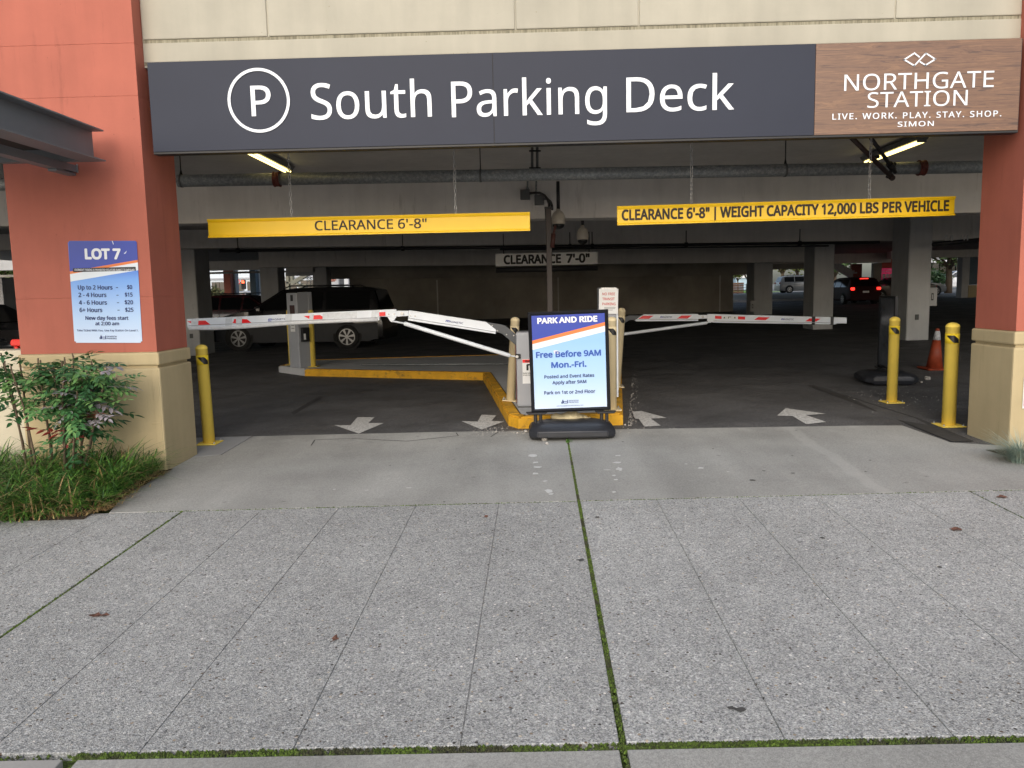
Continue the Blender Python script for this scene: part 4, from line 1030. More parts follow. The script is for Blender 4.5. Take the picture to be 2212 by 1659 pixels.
for par, ps in ((ra, [(235, 737), (272, 712), (358, 712), (322, 737)]), (ra, [(550, 735), (588, 710), (671, 710), (636, 735)]), (rb, [(1180, 745), (1216, 722), (1308, 725), (1273, 748)]), (rb, [(1598, 757), (1634, 733), (1723, 736), (1686, 760)])): flatpoly([A4(*p) for p in ps], HY, 'red_stripe', 'redr', par, .003)
for a, b in ((861, 914), (1048, 1106)): MB().prism([(p.x, p.z) for p in (at(*A4(*q), HY) for q in ((a, 712+(a-861)*.027), (b, 713+(b-861)*.027), (b, 737+(b-861)*.027), (a, 736+(a-861)*.027)))], HY-.010, HY-.001, 'y').build('red_reflector', 'redr', rb, world=True)
flatpoly([A4(917, 714), A4(1045, 717), A4(1045, 741), A4(917, 738)], HY, 'pictogram_plate', 'paper', rb, .003)
for x in (937, 1023): flatpoly([A4(x-8, 733), A4(x+8, 733), A4(x, 719)], HY, 'pictogram', 'blk', rb, .005)
flatpoly([A4(968, 735), A4(972, 735), A4(973, 723), A4(992, 724), A4(992, 720), A4(968, 720)], HY, 'pictogram', 'blk', rb, .005)
for par, x0, yb, x1, yb1 in ((ra, 412, 729, 512, 729), (rb, 1400, 747, 1504, 749)):
    xm = x0+(x1-x0)*.22
    ptext('m', at(*A4(x0, yb), HY-.004), at(*A4(xm, yb), HY-.004), .034, 'blue', par, bold=.03, shear=.3); ptext('AGNETIC', at(*A4(xm, yb), HY-.004), at(*A4(x1, yb1), HY-.004), .028, 'navy', par, bold=.012)
for a, b in ((1652, 1680), (1806, 1832)): MB().prism([(p.x, p.z) for p in (at(*A4(*q), HY) for q in ((a, 716+(a-1652)*.03), (b, 717+(b-1652)*.03), (b-4, 787), (a-2, 787)))], HY-.004, HY+.055, 'y').build('black_tape', 'tape', rb, world=True)
planeprism(MB(), [A4(75, 800), A4(75, 748), A4(160, 708), A4(245, 710), A4(270, 714), A4(215, 746), A4(165, 748)], HY+.012, .04).build('arm_bracket', 'dgrey', gr_, world=True)
s_a, s_b = at(*A4(108, 863), HY-.02), at(*A4(798, 769), HY-.02)
MB().tube([at(*A4(70, 863), HY-.02), s_a], .010, 6).tube([s_a, s_a+(s_b-s_a)*.01, s_a+(s_b-s_a)*.99, s_b], [.016, .027, .027, .018], 10).tube([s_b, at(*A4(820, 762), HY-.02)], .01, 6).build('strut', 'armw', gr_, world=True)

# ================================================================ STREET-FRAME SIGNS ON PLASTIC BASES
def wind_sign(name, lab, cat, loc, roll, rotz, W, H, zf, bw, bd, face, wheels=True):
    t = thing(name, lab, cat, loc, (0, 0, rotz))
    fr = bpy.data.objects.new('frame', None)
    def L(mb, nm, m, **k):                     # tilt the frame about the base
        o = mb.build(nm, m, t, **k); o.data.transform(Matrix.Translation((0, 0, zf)) @ Matrix.Rotation(roll, 4, 'Y')); return o
    bpy.data.objects.remove(fr)
    mb = MB(); e = .038
    o_, i_ = [(-W/2, 0), (W/2, 0), (W/2, H), (-W/2, H)], [(-W/2+e, e), (W/2-e, e), (W/2-e, H-e), (-W/2+e, H-e)]
    for i in range(4):
        j = (i+1) % 4
        a, b, c, d = o_[i], o_[j], i_[j], i_[i]; m1 = [((a[0]+d[0])/2, (a[1]+d[1])/2), ((b[0]+c[0])/2, (b[1]+c[1])/2)]
        mb.quad((a[0], -.008, a[1]), (b[0], -.008, b[1]), (m1[1][0], -.022, m1[1][1]), (m1[0][0], -.022, m1[0][1]))
        mb.quad((m1[0][0], -.022, m1[0][1]), (m1[1][0], -.022, m1[1][1]), (c[0], -.006, c[1]), (d[0], -.006, d[1]))
        mb.quad((a[0], .03, a[1]), (b[0], .03, b[1]), (b[0], -.008, b[1]), (a[0], -.008, a[1]))
    L(mb, 'frame', mat('black_aluminium', (.02, .021, .026), .28, metal=.3, var=.05))
    L(MB().box(-W/2+.004, W/2-.004, .0, .029, .004, H-.004), 'back_panel', face)
    for s in (-1, 1):
        MB().prism([(-.115, 0), (.115, 0), (.085, -.022), (-.085, -.022)], -.04, .05, 'y', bev=.003).build('foot_clamp', 'rubber', t)
    cl = [o for o in COL.objects if o.parent == t and o.name.startswith('foot_clamp')]
    for o, s in zip(cl, (-1, 1)): o.data.transform(Matrix.Translation((s*(W/2-.055), 0, zf-.004)))
    zb = .165
    for s in (-1, 1):
        for q in (-.028, .028):
            mb = MB(); x = s*(W/2-.07)+q; z0_, z1_ = zb-.03, zf-.022; n = 9
            prof = []
            for k in range(n+1):
                z = z0_+(z1_-z0_)*k/n; prof += [(.016, z), (.021, z+(z1_-z0_)/n*.5)]
            mb.lathe(prof, 12, cx=x); mb.build('spring_post', 'rubber', t)
    mb = MB(); b = bmesh.new()
    def oct_(w, d, ch, z, up_=0): return [b.verts.new((sx*(w/2-(ch if k == 0 else 0))*1.0, sy*(d/2-(0 if k == 0 else ch)), z+up_*0)) for sx, sy, k in ((-1, -1, 0), (1, -1, 0), (1, -1, 1), (1, 1, 1), (1, 1, 0), (-1, 1, 0), (-1, 1, 1), (-1, -1, 1))]
    rs = [oct_(bw-.05, bd-.04, .10, 0.012), oct_(bw, bd, .09, .05), oct_(bw, bd, .09, .105), oct_(bw-.06, bd-.08, .10, .150), oct_(bw-.26, bd-.25, .08, .182)]
    for v in rs[0]:
        if abs(v.co.x) < bw*.42: v.co.z += .03
    b.faces.new(rs[0][::-1]); b.faces.new(rs[-1])
    for r1, r2 in zip(rs, rs[1:]):
        for k in range(8): b.faces.new((r1[k], r1[(k+1) % 8], r2[(k+1) % 8], r2[k]))
    bmesh.ops.bevel(b, geom=list(b.edges), offset=.008, segments=2, affect='EDGES'); mb.merge(b); mb.build('water_base', mat('black_base_plastic', (.022, .024, .03), .42, var=.15, vscale=12, bump=.1), t, smooth=True)
    if wheels:
        for x in (bw*.18, -bw*.18): MB().tube([(x-.02, bd/2-.0, .03), (x+.02, bd/2-.0, .03)], .03, 12).build('wheel', 'rubber', t)
    return t
PY = 8.32; k8 = .85/864
pc = at(1233.5, 888.4, PY); pgz = gfz(pc.x, PY)
rollp = R(-1.1)
zfp = pc.z-pgz
ps_ = wind_sign('park_and_ride_sign', 'blue and white PARK AND RIDE sign in a black frame on a black plastic base', 'sign', (pc.x, PY, pgz), rollp, 0, .85, 1.075, zfp, .91, .56, mat('back_grey', (.3, .3, .3), .6))
def post(mesh_o):
    mesh_o.data.transform(Matrix.Translation((0, 0, zfp)) @ Matrix.Rotation(rollp, 4, 'Y')); return mesh_o
def LP(cx, cy): # photo-measured poster coordinates -> local
    cya = cy+(cx-806)*.036; xc = 801+(cya-190)*.0235
    return ((cx-xc)*k8, (1298-cya)*k8*1.075/1.085)
def pp_poly(ps, m, nm, y): return post(MB().poly([(LP(*p)[0], y, LP(*p)[1]) for p in ps]).build(nm, m, ps_, fixn=False))
W2, HH = .85/2-.036, 1.075
bgm = m_gradient('poster_pale_blue', [(0, srgb('#cddcf3')), (.5, srgb('#a9cbf1')), (1, srgb('#8fbcec'))], zfp, zfp+.75)
poster = post(MB().box(-W2, W2, -.004, -.0005, .036, HH-.036).build('poster', bgm, ps_))
def clipx(z0l, z0r, z1l, z1r, m, nm, y):
    return post(MB().poly([(-W2, y, z0l), (W2, y, z0r), (W2, y, z1r), (-W2, y, z1l)]).build(nm, m, ps_, fixn=False))
zl = lambda cy: LP(408, cy)[1]; zr_ = lambda cy: LP(1196, cy)[1]
clipx(zl(518), zr_(318), HH-.036, HH-.036, 'blue', 'blue_field', -.0052)
clipx(zl(557), zr_(358), zl(518), zr_(318), 'orange', 'orange_stripe', -.0052)
clipx(zl(620), zr_(420), zl(557), zr_(358), 'pale', 'white_stripe', -.0052)
def ptx(s, x0, x1, base, cap, m, bold, **k):
    a = LP(x0, base); b = LP(x1, base-(x1-x0)*.036)
    return post(text(s, a[0], b[0], (a[1]+b[1])/2, (a[1]+b[1])/2+cap*k8, -.0065, m, ps_, bold=bold, **k))
ptx('PARK AND RIDE', 472, 1118, 336, 64, 'white', .035); ptx('Free Before 9AM', 453, 1156, 708, 66, mat('royal_ink', (.02, .085, .40), .5, var=.02), .028)
ptx('Mon.-Fri.', 617, 998, 818, 64, MATS['royal_ink'], .028); ptx('Posted and Event Rates', 540, 1082, 934, 36, 'navy', .018); ptx('Apply after 9AM', 627, 996, 997, 36, 'navy', .018)
ptx('Park on 1st or 2nd Floor', 537, 1092, 1111, 37, 'navy', .018); ptx('DENISON', 803, 908, 1186, 14, 'navy', .01, spacing=1.1); ptx('PARKING', 803, 908, 1205, 14, 'navy', .01, spacing=1.1)
ptx('INFONGS@DENISONPARKING.COM', 672, 960, 1243, 9, 'navy', .005)
def skyline(f, par, y, k, nm='skyline_logo'):
    mb = MB()
    for x0, x1, h0, h1 in ((0, 8, 0, 22), (10, 17, 0, 38), (17, 21, 0, 48), (21, 27, 4, 34), (29, 62, 0, 5), (29, 62, 22, 27), (29, 32, 5, 22), (44, 47, 5, 22), (58, 62, 5, 22), (64, 72, 0, 40)):
        a, b = f(x0, h0), f(x1, h1); mb.quad((a[0], y, a[1]), (b[0], y, a[1]), (b[0], y, b[1]), (a[0], y, b[1]))
    return mb.build(nm, 'navy', par, kind=None, fixn=False)
o = LP(722, 1212); post(skyline(lambda x, h: (o[0]+x*k8, o[1]+h*k8), ps_, -.0065, k8))['kind'] = 'stuff'
pp_poly([(640, 628), (672, 622), (715, 640), (712, 664), (690, 668), (672, 656), (655, 662)], mat('peeled_spot', (.72, .70, .74), .6), 'peeled_patch', -.0075)
# second board seen almost edge-on behind the right bollards
q = on_fl(1912, 826)
ws2 = wind_sign('folding_board', 'dark framed sign board seen nearly edge on behind the right yellow bollard', 'sign', (q.x, q.y, gfz(q.x, q.y)), 0, R(-98), .75, 1.08, .22, .80, .74, mat('dark_plain_poster', (.10, .11, .13), .25, var=.5, vscale=2.5))

# LOT 7 sign on the left pillar
k7 = .64/600; LY = PF-.003
lo = at(234.5, 740.5, LY)
l7 = thing('rate_sign', 'blue and white LOT 7 parking rate sign on the red left pillar', 'sign', (lo.x, LY, lo.z), (0, R(1.2), 0))
def L7(cx, cy):
    cya = cy-(cx-898)*.0135; return ((cx-(898+(cya-320)*.051))*k7, (1217-cya)*k7*.985)
H7 = 896*k7*.985; w7 = .32
b = bmesh.new(); bmesh.ops.create_cube(b, size=1); bmesh.ops.scale(b, vec=(.64, .004, H7), verts=b.verts); bmesh.ops.translate(b, vec=(0, -.002, H7/2), verts=b.verts)
bmesh.ops.bevel(b, geom=[e for e in b.edges if abs(e.verts[0].co.y-e.verts[1].co.y) > .001], offset=.014, segments=3, affect='EDGES')
mb = MB(); mb.merge(b); bd = mb.build('board', m_gradient('rate_board_print', [(0, srgb('#cbdcf4')), (.25, srgb('#b2cff2')), (.62, srgb('#6ea3ea')), (.75, srgb('#3f74d8'))], 0, H7), l7)
def p7(ps, m, nm, y): return MB().poly([(L7(*p)[0], y, L7(*p)[1]) for p in ps]).build(nm, m, l7, fixn=False)
p7([(605, 326), (609, 319), (1190, 327), (1200, 335), (1208, 490), (612, 583)], 'blue', 'blue_field', -.0050)
p7([(612, 583), (1208, 490), (1209, 513), (613, 606)], 'orange', 'orange_stripe', -.0050)
p7([(613, 606), (1209, 513), (1212, 580), (616, 672)], 'pale', 'white_stripe', -.0050)
p7([(640, 556), (1190, 551), (1192, 584), (642, 589)], 'blk', 'black_strip', -.0058)
def t7(s, x0, x1, base, cap, m, bold, y=-.0058, **k):
    a = L7(x0, base); b = L7(x1, base+(x1-x0)*.0135); return text(s, a[0], b[0], (a[1]+b[1])/2, (a[1]+b[1])/2+cap*k7, y, m, l7, bold=bold, **k)
t7('LOT 7', 748, 1063, 480, 94, 'white', .04); t7('OVERNIGHT PARKING IS PROHIBITED-VIOLATORS SUBJECT TO IMPOUND', 655, 1182, 578, 17, 'white', .015, y=-.0065)
for s, a, b, c in (('Up to 2 Hours', 682, 987, 743), ('2 - 4 Hours', 686, 933, 809), ('4 - 6 Hours', 689, 937, 876), ('6+ Hours', 694, 895, 942)): t7(s, a, b, c, 38, 'navy', .018)
for s, a, b, c in (('$0', 1115, 1160, 745), ('$15', 1095, 1163, 811), ('$20', 1093, 1167, 878), ('$25', 1097, 1170, 944)): t7(s, a, b, c, 36, 'navy', .018)
for a, c in ((1016, 743), (1020, 810), (1024, 876), (1028, 942)): p7([(a, c-16), (a+19, c-16), (a+19, c-10), (a, c-10)], 'navy', 'dash', -.0058)
t7('New day fees start', 745, 1125, 1011, 33, 'navy', .018); t7('at 2:00 am', 832, 1042, 1060, 31, 'navy', .018); t7('Take Ticket With You. Use Pay Station On Level 1.', 667, 1213, 1112, 17, 'navy', .01)
t7('DENISON', 932, 1018, 1167, 12, 'navy', .01); t7('PARKING', 932, 1018, 1185, 12, 'navy', .01)
o = L7(868, 1184); skyline(lambda x, h: (o[0]+x*k7*.8, o[1]+h*k7*.8), l7, -.0058, k7)['kind'] = 'stuff'
p7([(1088, 432), (1100, 425), (1113, 408), (1108, 425), (1097, 438)], 'pale', 'scratch', -.0066); p7([(983, 322), (990, 322), (1000, 352), (996, 354)], 'pale', 'scratch', -.0066)

# edge of another notice on the right pillar, cut by the picture edge
x = at(2207.5, 840, PF-.01).x
rn = thing('pillar_notice', 'white sign edge with a pink corner on the beige base of the right pillar', 'sign', (x+.2, PF-.028, at(2208, 882, PF-.02).z))
hh = at(2208, 815, PF-.02).z-at(2208, 882, PF-.02).z
MB().box(-.2, .22, -.004, 0, 0, hh, bev=.001).build('board', 'paper', rn)
MB().box(-.19, .21, -.006, -.0045, .02, hh*.33).build('pink_panel', mat('print_pink', (.65, .03, .16), .4), rn)

# sand bag lying on the base of the sign, traffic cone, red barrier
sb = at(1229, 899, 8.62); mb = MB(); rg = random.Random(9)
b = bmesh.new(); bmesh.ops.create_icosphere(b, subdivisions=4, radius=1)
for v in b.verts:
    c = v.co; pinch = 1-.0*c.x; tw_ = .12*math.sin(c.x*9+c.z*3)+.06*math.sin(c.x*17+c.y*6)
    rr = 1.0 if c.x < .35 else 1-.45*(c.x-.35)
    c.y *= .13*rr*(1+tw_*.4); c.z *= .062*rr*(1+tw_); c.x *= .205
    c.z += .012*math.sin(c.x*24)+(.015 if c.x > .06 else 0)*math.sin(c.x*40)
mb.merge(b, Matrix.Translation((sb.x, 8.55, sb.z-.005)))
bag = mb.build('sand_bag', 'bag', None, smooth=True); tag(bag, 'cream sand bag slumped behind the base of the park and ride sign', 'sand bag')
mb = MB(); e_ = Vector((sb.x+.17, 8.50, sb.z+.0)); mb.tube([e_, e_+Vector((.03, -.02, -.012)), e_+Vector((.05, -.035, -.006))], [.03, .014, .022], 8); kn = mb.build('tied_end', 'bag', bag)
q = on_fl(2018, 797); q.z = gfz(q.x, q.y); hc = at(2030, 709, q.y).z-q.z
cn_ = thing('traffic_cone', 'worn orange traffic cone with a white collar behind the rightmost yellow bollard', 'traffic cone', tuple(q), (R(2), R(1.5), 0))
def coneprof(z0, z1): r = lambda z: .135-.105*z/hc; return [(r(z0), z0), (r(z1), z1)]
MB().box(-.20, .20, -.20, .20, 0, .03, bev=.012).build('base', 'cone', cn_)
MB().lathe(coneprof(.028, hc*.72), 24).build('lower_cone', 'cone', cn_); MB().lathe([(a+.001, z) for a, z in coneprof(hc*.72, hc*.94)], 24).build('white_collar', mat('dirty_reflective_white', (.5, .52, .55), .35, var=.4, vscale=25), cn_)
MB().lathe(coneprof(hc*.94, hc*.985)+[(.02, hc)], 24).build('tip', 'cone', cn_)
rbp = at(24, 745, 8.4); rb_ = thing('plastic_barrier', 'bright red plastic barrier top showing over the low wall left of the pillar', 'barrier', (rbp.x, 8.4, flz(rbp.x, 8.4)))
hb = at(30, 733, 8.4).z-flz(rbp.x, 8.4); redp = mat('bright_red_plastic', (.70, .03, .02), .4, var=.05)
MB().prism([(.0, hb-.05), (.02, hb), (.8, hb), (.82, hb-.05), (.80, hb-.075), (.02, hb-.075)], -.03, .03, 'y', bev=.01).build('top_bar', redp, rb_)
for xx in (.06, .20, .40, .60, .74): MB().box(xx-.022, xx+.022, -.02, .02, .05, hb-.077, bev=.006).build('upright', redp, rb_)
MB().box(0, .8, -.2, .2, 0, .05, bev=.01).build('foot', redp, rb_)
# box with a pay sign on the right column, small box on the middle column
def wallbox(u0, u1, v0, v1, y, d, lab):
    x0, x1, z0, z1 = pxr(u0, u1, v0, v1, y); t = thing('emergency_box', lab, 'wall box', ((x0+x1)/2, y, z0), group='pale boxes fixed to columns')
    MB().box(x0, x1, y, y+d, z0, z1, bev=.02, seg=2).build('case', 'colp', t, world=True); xm = x0+(x1-x0)*.40; w_ = (x1-x0)
    mb = MB(); zc_ = (z0+z1)/2; hh_ = (z1-z0)*.19
    MB().box(xm-w_*.13, xm+w_*.13, y-.006, y-.001, zc_-hh_, zc_+hh_).build('dark_slot', 'blk', t, world=True)
    MB().box(xm-w_*.06, xm+w_*.06, y-.010, y-.0065, zc_-hh_*.7, zc_+hh_*.7).build('slot_mark', 'colp', t, world=True)
    return t
wallbox(2007, 2024.7, 621, 661, 19.35, .25, 'pale box on the right side of the bright near column')
wallbox(1621, 1632.5, 649.5, 673, 35.2, .3, 'small pale box on the left side of the far middle column')

# ================================================================ VEHICLES
PROF = {
 'van':  dict(top=[(0, .40), (.02, .50), (.08, .56), (.20, .64), (.25, .67), (.42, .965), (.50, .995), (.70, 1.0), (.90, .985), (.95, .95), (.99, .62), (1, .42)], belt=.62, win=(.26, .44, .95, .99), wheels=(.17, .80), panes=((.285, .45, .46), (.47, .66, .66), (.68, .93, .90))),
 'suv':  dict(top=[(0, .42), (.02, .54), (.06, .60), (.22, .655), (.27, .68), (.42, .955), (.50, .99), (.70, 1.0), (.88, .97), (.93, .93), (.985, .64), (1, .42)], belt=.62, win=(.28, .44, .93, .985), wheels=(.18, .80), panes=((.31, .47, .47), (.49, .68, .68), (.70, .90, .87))),
 'sedan': dict(top=[(0, .42), (.02, .50), (.08, .58), (.26, .66), (.31, .69), (.46, .96), (.55, 1.0), (.66, .98), (.82, .73), (.95, .68), (.99, .60), (1, .42)], belt=.64, win=(.32, .47, .70, .82), wheels=(.18, .80), panes=((.35, .52, .52), (.54, .74, .68))),
}
def interp(tab, x):
    for (a, za), (b, zb) in zip(tab, tab[1:]):
        if x <= b: return za+(zb-za)*(x-a)/(b-a)
    return tab[-1][1]
_car_i = 0
def car(name, lab, cat, loc, rotz, L, W, H, kind, paint, lower=None, group=None, lit=False, rack=False, glass='glass'):
    """front of the car points to local -x, ground at z = 0, origin under the middle"""
    P = PROF[kind]; t = thing(name, lab, cat, loc, (0, 0, rotz), group=group)
    hw = W/2; belt = P['belt']*H; N = 40
    def section(f):
        zt = interp(P['top'], f)*H; taper = 1-.10*max(0, (.12-f)/.12)**1.5-.06*max(0, (f-.92)/.08)**2
        w = hw*taper; zb = .19 if .05 < f < .95 else .24
        zs = min(belt, zt-.02)
        k = max(0, (zt-belt)/(H-belt)); wr = w*(1-.20*k)-.0
        return w, zb, zs, zt, wr
    def side_y(f, z):
        w, zb, zs, zt, wr = section(f)
        if z <= zs: return w*(.985)
        return w*.985+(wr-.03-w*.985)*(z-zs)/max(zt-.035-zs, .01)
    body = MB(); low = MB(); rings = []
    for i in range(N+1):
        f = i/N; x = -L/2+L*f; w, zb, zs, zt, wr = section(f)
        half = [(0, zb), (w*.86, zb), (w*.97, zb+.08), (w, (zb+zs)/2), (w*.985, zs), (max(wr-.03, .1), max(zt-.035, zs+.01)), (max(wr-.12, .08), zt), (0, zt+.012)]
        ring = [(x, -y, z) for y, z in half]+[(x, y, z) for y, z in half[-2:0:-1]]
        rings.append([body.bm.verts.new(p) for p in ring])
    n = len(rings[0])
    for a, b in zip(rings, rings[1:]):
        for k in range(n): body.bm.faces.new((a[k], a[(k+1) % n], b[(k+1) % n], b[k]))
    body.bm.faces.new(rings[0]); body.bm.faces.new(rings[-1][::-1])
    body.build('body', paint, t, smooth=True)
    for sx in (-1, 1):
        if lower:
            mb = MB(); prev = None
            for i in range(1, N):
                f = i/N; x = -L/2+L*f; w, zb, zs, zt, wr = section(f)
                cur = [mb.bm.verts.new((x, sx*(w*.99+.012), zb+.02)), mb.bm.verts.new((x, sx*(w+.014), .38*H)), mb.bm.verts.new((x, sx*(w+.002), .41*H))]
                if prev: mb.bm.faces.new((prev[0], prev[1], cur[1], cur[0])); mb.bm.faces.new((prev[1], prev[2], cur[2], cur[1]))
                prev = cur
            mb.build('lower_cladding', lower, t, smooth=True)
        for (f0, f1, f1t) in P['panes']:
            z0 = belt+.03; z1 = H*.925; f0t = f0
            def topf(f): return min(z1, interp(P['top'], f)*H-.075)
            mb = MB(); K = 6; lo, hi = [], []
            for k in range(K+1):
                f = f0+(f1-f0)*k/K; ft = f
                zt_ = max(topf(f), z0+.01)
                lo.append(mb.bm.verts.new((-L/2+L*f, sx*(side_y(f, z0)+.006), z0))); hi.append(mb.bm.verts.new((-L/2+L*ft, sx*(side_y(ft, zt_)+.008), zt_)))
            for k in range(K): mb.bm.faces.new((lo[k], lo[k+1], hi[k+1], hi[k]))
            mb.build('side_window', glass, t)
        x = -L/2+L*(P['panes'][0][0]+.015); MB().box(x-.07, x+.07, sx*hw-(.0 if sx > 0 else .17), sx*hw+(.17 if sx > 0 else .0), belt+.0, belt+.13, bev=.03, seg=2).build('wing_mirror', paint, t)
        zz = .50*H; MB().box(-L/2+.01, -L/2+.14, sx*hw*.62-.14, sx*hw*.62+.14, zz-.05*H, zz+.03*H, bev=.02).build('headlight', mat('headlight_glass', (.5, .52, .55), .15, spec=.6), t)
        MB().box(L/2-.13, L/2+.006, sx*hw*.80-.10, sx*hw*.80+.10, .52*H, .62*H, bev=.02).build('tail_light', mat('lit_tail_light', (.6, .01, .01), .3, var=0, emit=(1, .03, .02), estr=2.2) if lit else mat('dark_red_lens', (.22, .006, .008), .2), t)
        for f in P['panes']:
            pass
        for i_, (f0, f1, _) in enumerate(P['panes'][:2]):
            x = -L/2+L*(f1-.03); w = section(f1)[0]; MB().box(x-.09, x+.05, sx*w-(.0 if sx > 0 else .03), sx*w+(.03 if sx > 0 else .0), belt-.10, belt-.07, bev=.008).build('door_handle', 'zinc' if lower else paint, t)
            w = section(f1+.01)[0]; MB().box(-L/2+L*(f1+.01)-.006, -L/2+L*(f1+.01)+.006, sx*(w+.0155)-.002, sx*(w+.0155)+.002, .3, belt).build('door_seam', 'black', t)
    for nm, fa, fb in (('windscreen', P['win'][0], P['win'][1]), ('rear_window', P['win'][3], P['win'][2])):
        mb = MB(); rows = []
        for k in range(5):
            q = .06+.86*k/4; f = fa+(fb-fa)*q; zt = interp(P['top'], f)*H; w = section(f)[4]-.14
            off = .012 if nm == 'windscreen' else .012
            rows.append([mb.bm.verts.new((-L/2+L*f+(-off if fa < fb else off), y, zt+.016)) for y in (-w, 0, w)])
        for a, b in zip(rows, rows[1:]):
            for k in range(2): mb.bm.faces.new((a[k], a[k+1], b[k+1], b[k]))
        mb.build(nm, glass, t)
    if lit:
        MB().box(L/2-.33, L/2-.27, -.22, .22, H*.925, H*.955).build('high_brake_light', MATS['lit_tail_light'], t)
    MB().box(L/2-.02, L/2+.012, -.17, .17, .42*H, .49*H).build('number_plate', 'paper' if not lower else 'boxg', t)
    if rack:
        for sx in (-1, 1): MB().tube([(-L*.08, sx*hw*.66, H*.985), (-L*.04, sx*hw*.66, H+.05), (L*.30, sx*hw*.66, H+.045), (L*.34, sx*hw*.66, H*.98)], .018, 8).build('roof_rail', 'black', t)
    wr_ = H*.195 if kind != 'sedan' else H*.225
    for f in P['wheels']:
        x = -L/2+L*f
        for sx in (-1, 1):
            w = section(f)[0]
            MB().lathe([(wr_*1.22, -.012), (wr_*1.22, .004)] if sx > 0 else [(wr_*1.22, -.004), (wr_*1.22, .012)], 28, cx=x, cy=sx*(w+.004), cz=wr_*1.06, axis='y').build('wheel_arch', 'tyre', t)
            wh = MB().lathe([(wr_*.80, -.11), (wr_*.97, -.105), (wr_, -.06), (wr_, .06), (wr_*.97, .10), (wr_*.74, .11)], 32, cx=x, cy=sx*(w-.06), cz=wr_, axis='y').build('wheel', 'tyre', t)
            mb = MB(); yy = sx*(w+.054); c_ = (x, wr_); ro = wr_*.68
            for k in range(28):
                a0, a1 = 2*math.pi*k/28, 2*math.pi*(k+1)/28
                mb.quad(*[(x+r*math.cos(a), yy, wr_+r*math.sin(a)) for r, a in ((ro, a0), (ro, a1), (ro*.9, a1), (ro*.9, a0))])
            for k in range(7):
                a0 = 2*math.pi*k/7+.2
                mb.quad(*[(x+r*math.cos(a0+da), yy+.001*sx, wr_+r*math.sin(a0+da)) for r, da in ((ro*.93, -.17), (ro*.93, .17), (ro*.22, .30), (ro*.22, -.30))])
            mb.lathe([(ro*.24, -.004), (ro*.2, .004)], 12, cx=x, cy=yy, cz=wr_, axis='y')
            o = mb.build('rim', 'rim', wh)
    return t
cp = lambda n, c, r=.25, coat=.6, **k: mat(n, c, r, coat=coat, **k)
def flp(x, y): return (x, y, gfz(x, y))
blackp = cp('black_car_paint', (.008, .008, .01))
car('minivan', 'black minivan with silver lower sides parked behind the ticket machine', 'minivan', flp(-6.55, 23.2), R(-4), 5.05, 1.95, 1.76, 'van', blackp, lower=mat('silver_cladding', (.032, .034, .039), .5, spec=.25), rack=True)
car('parked_car', 'dark red car with roof rails behind the hood of the black minivan', 'car', flp(at(520, 640, 31).x+.2, 31.5), R(170), 4.6, 1.8, 1.62, 'suv', cp('dark_red_paint', (.06, .006, .01)), rack=True)
car('parked_car', 'white pickup-like car seen in the bright gap beyond the dark red car', 'car', flp(at(556, 630, 56).x, 57), R(184), 5.2, 1.9, 1.85, 'suv', cp('white_car_paint', (.62, .63, .65), .3))
x = at(1701, 620, 84).x
car('parked_car', 'silver sport utility car in the gap between the two far right columns', 'car', (x+5*-.30+3.05-.0, 84.5, flz(x, 84.5)-.0), R(180), 5.0, 2.0, 1.80, 'suv', cp('silver_paint', (.19, .19, .185), .35), rack=True)
x = at(1858, 630, 44).x
car('moving_car', 'dark red car with glowing brake lights driving away between the columns', 'car', flp(at(1871, 620, 43.8).x, 46.0), R(-90), 4.4, 1.78, 1.50, 'suv', mat('very_dark_red_paint', (.03, .005, .006), .6, spec=.2), lit=True)
x = at(1925, 630, 46).x
car('parked_car', 'brownish car half hidden by the bright near column beside the braking car', 'car', flp(x+1.3, 48.5), R(10), 4.6, 1.8, 1.45, 'sedan', cp('dull_brown_paint', (.13, .10, .09)))
x = at(2031, 630, 58).x
car('parked_car', 'silver car nose sticking out right of the bright near column', 'car', flp(x-1.7, 59), R(180), 4.5, 1.8, 1.42, 'sedan', MATS['silver_paint'])
x = at(2062, 615, 76).x
car('parked_car', 'white car beyond the tree trunk on the far right', 'car', (x+.6, 77, flz(x, 77)), R(0), 4.8, 1.9, 1.75, 'suv', MATS['white_car_paint'])
x = at(2119, 615, 74).x
car('parked_car', 'white car glimpsed between the blue-grey far pillar and the red right pillar', 'car', (x+2.0, 75, flz(x, 75)), R(0), 4.8, 1.9, 1.70, 'suv', MATS['white_car_paint'])
car('parked_car', 'black car hood just behind the low cream wall at the left edge', 'car', flp(at(30, 720, 12).x-1.9, 12.6), R(186), 4.7, 1.85, 1.35, 'sedan', cp('charcoal_paint', (.02, .024, .03)))
car('parked_car', 'black car standing farther back at the left edge, under the trees', 'car', flp(at(20, 690, 17.5).x-1.2, 18), R(178), 4.7, 1.85, 1.62, 'suv', blackp)

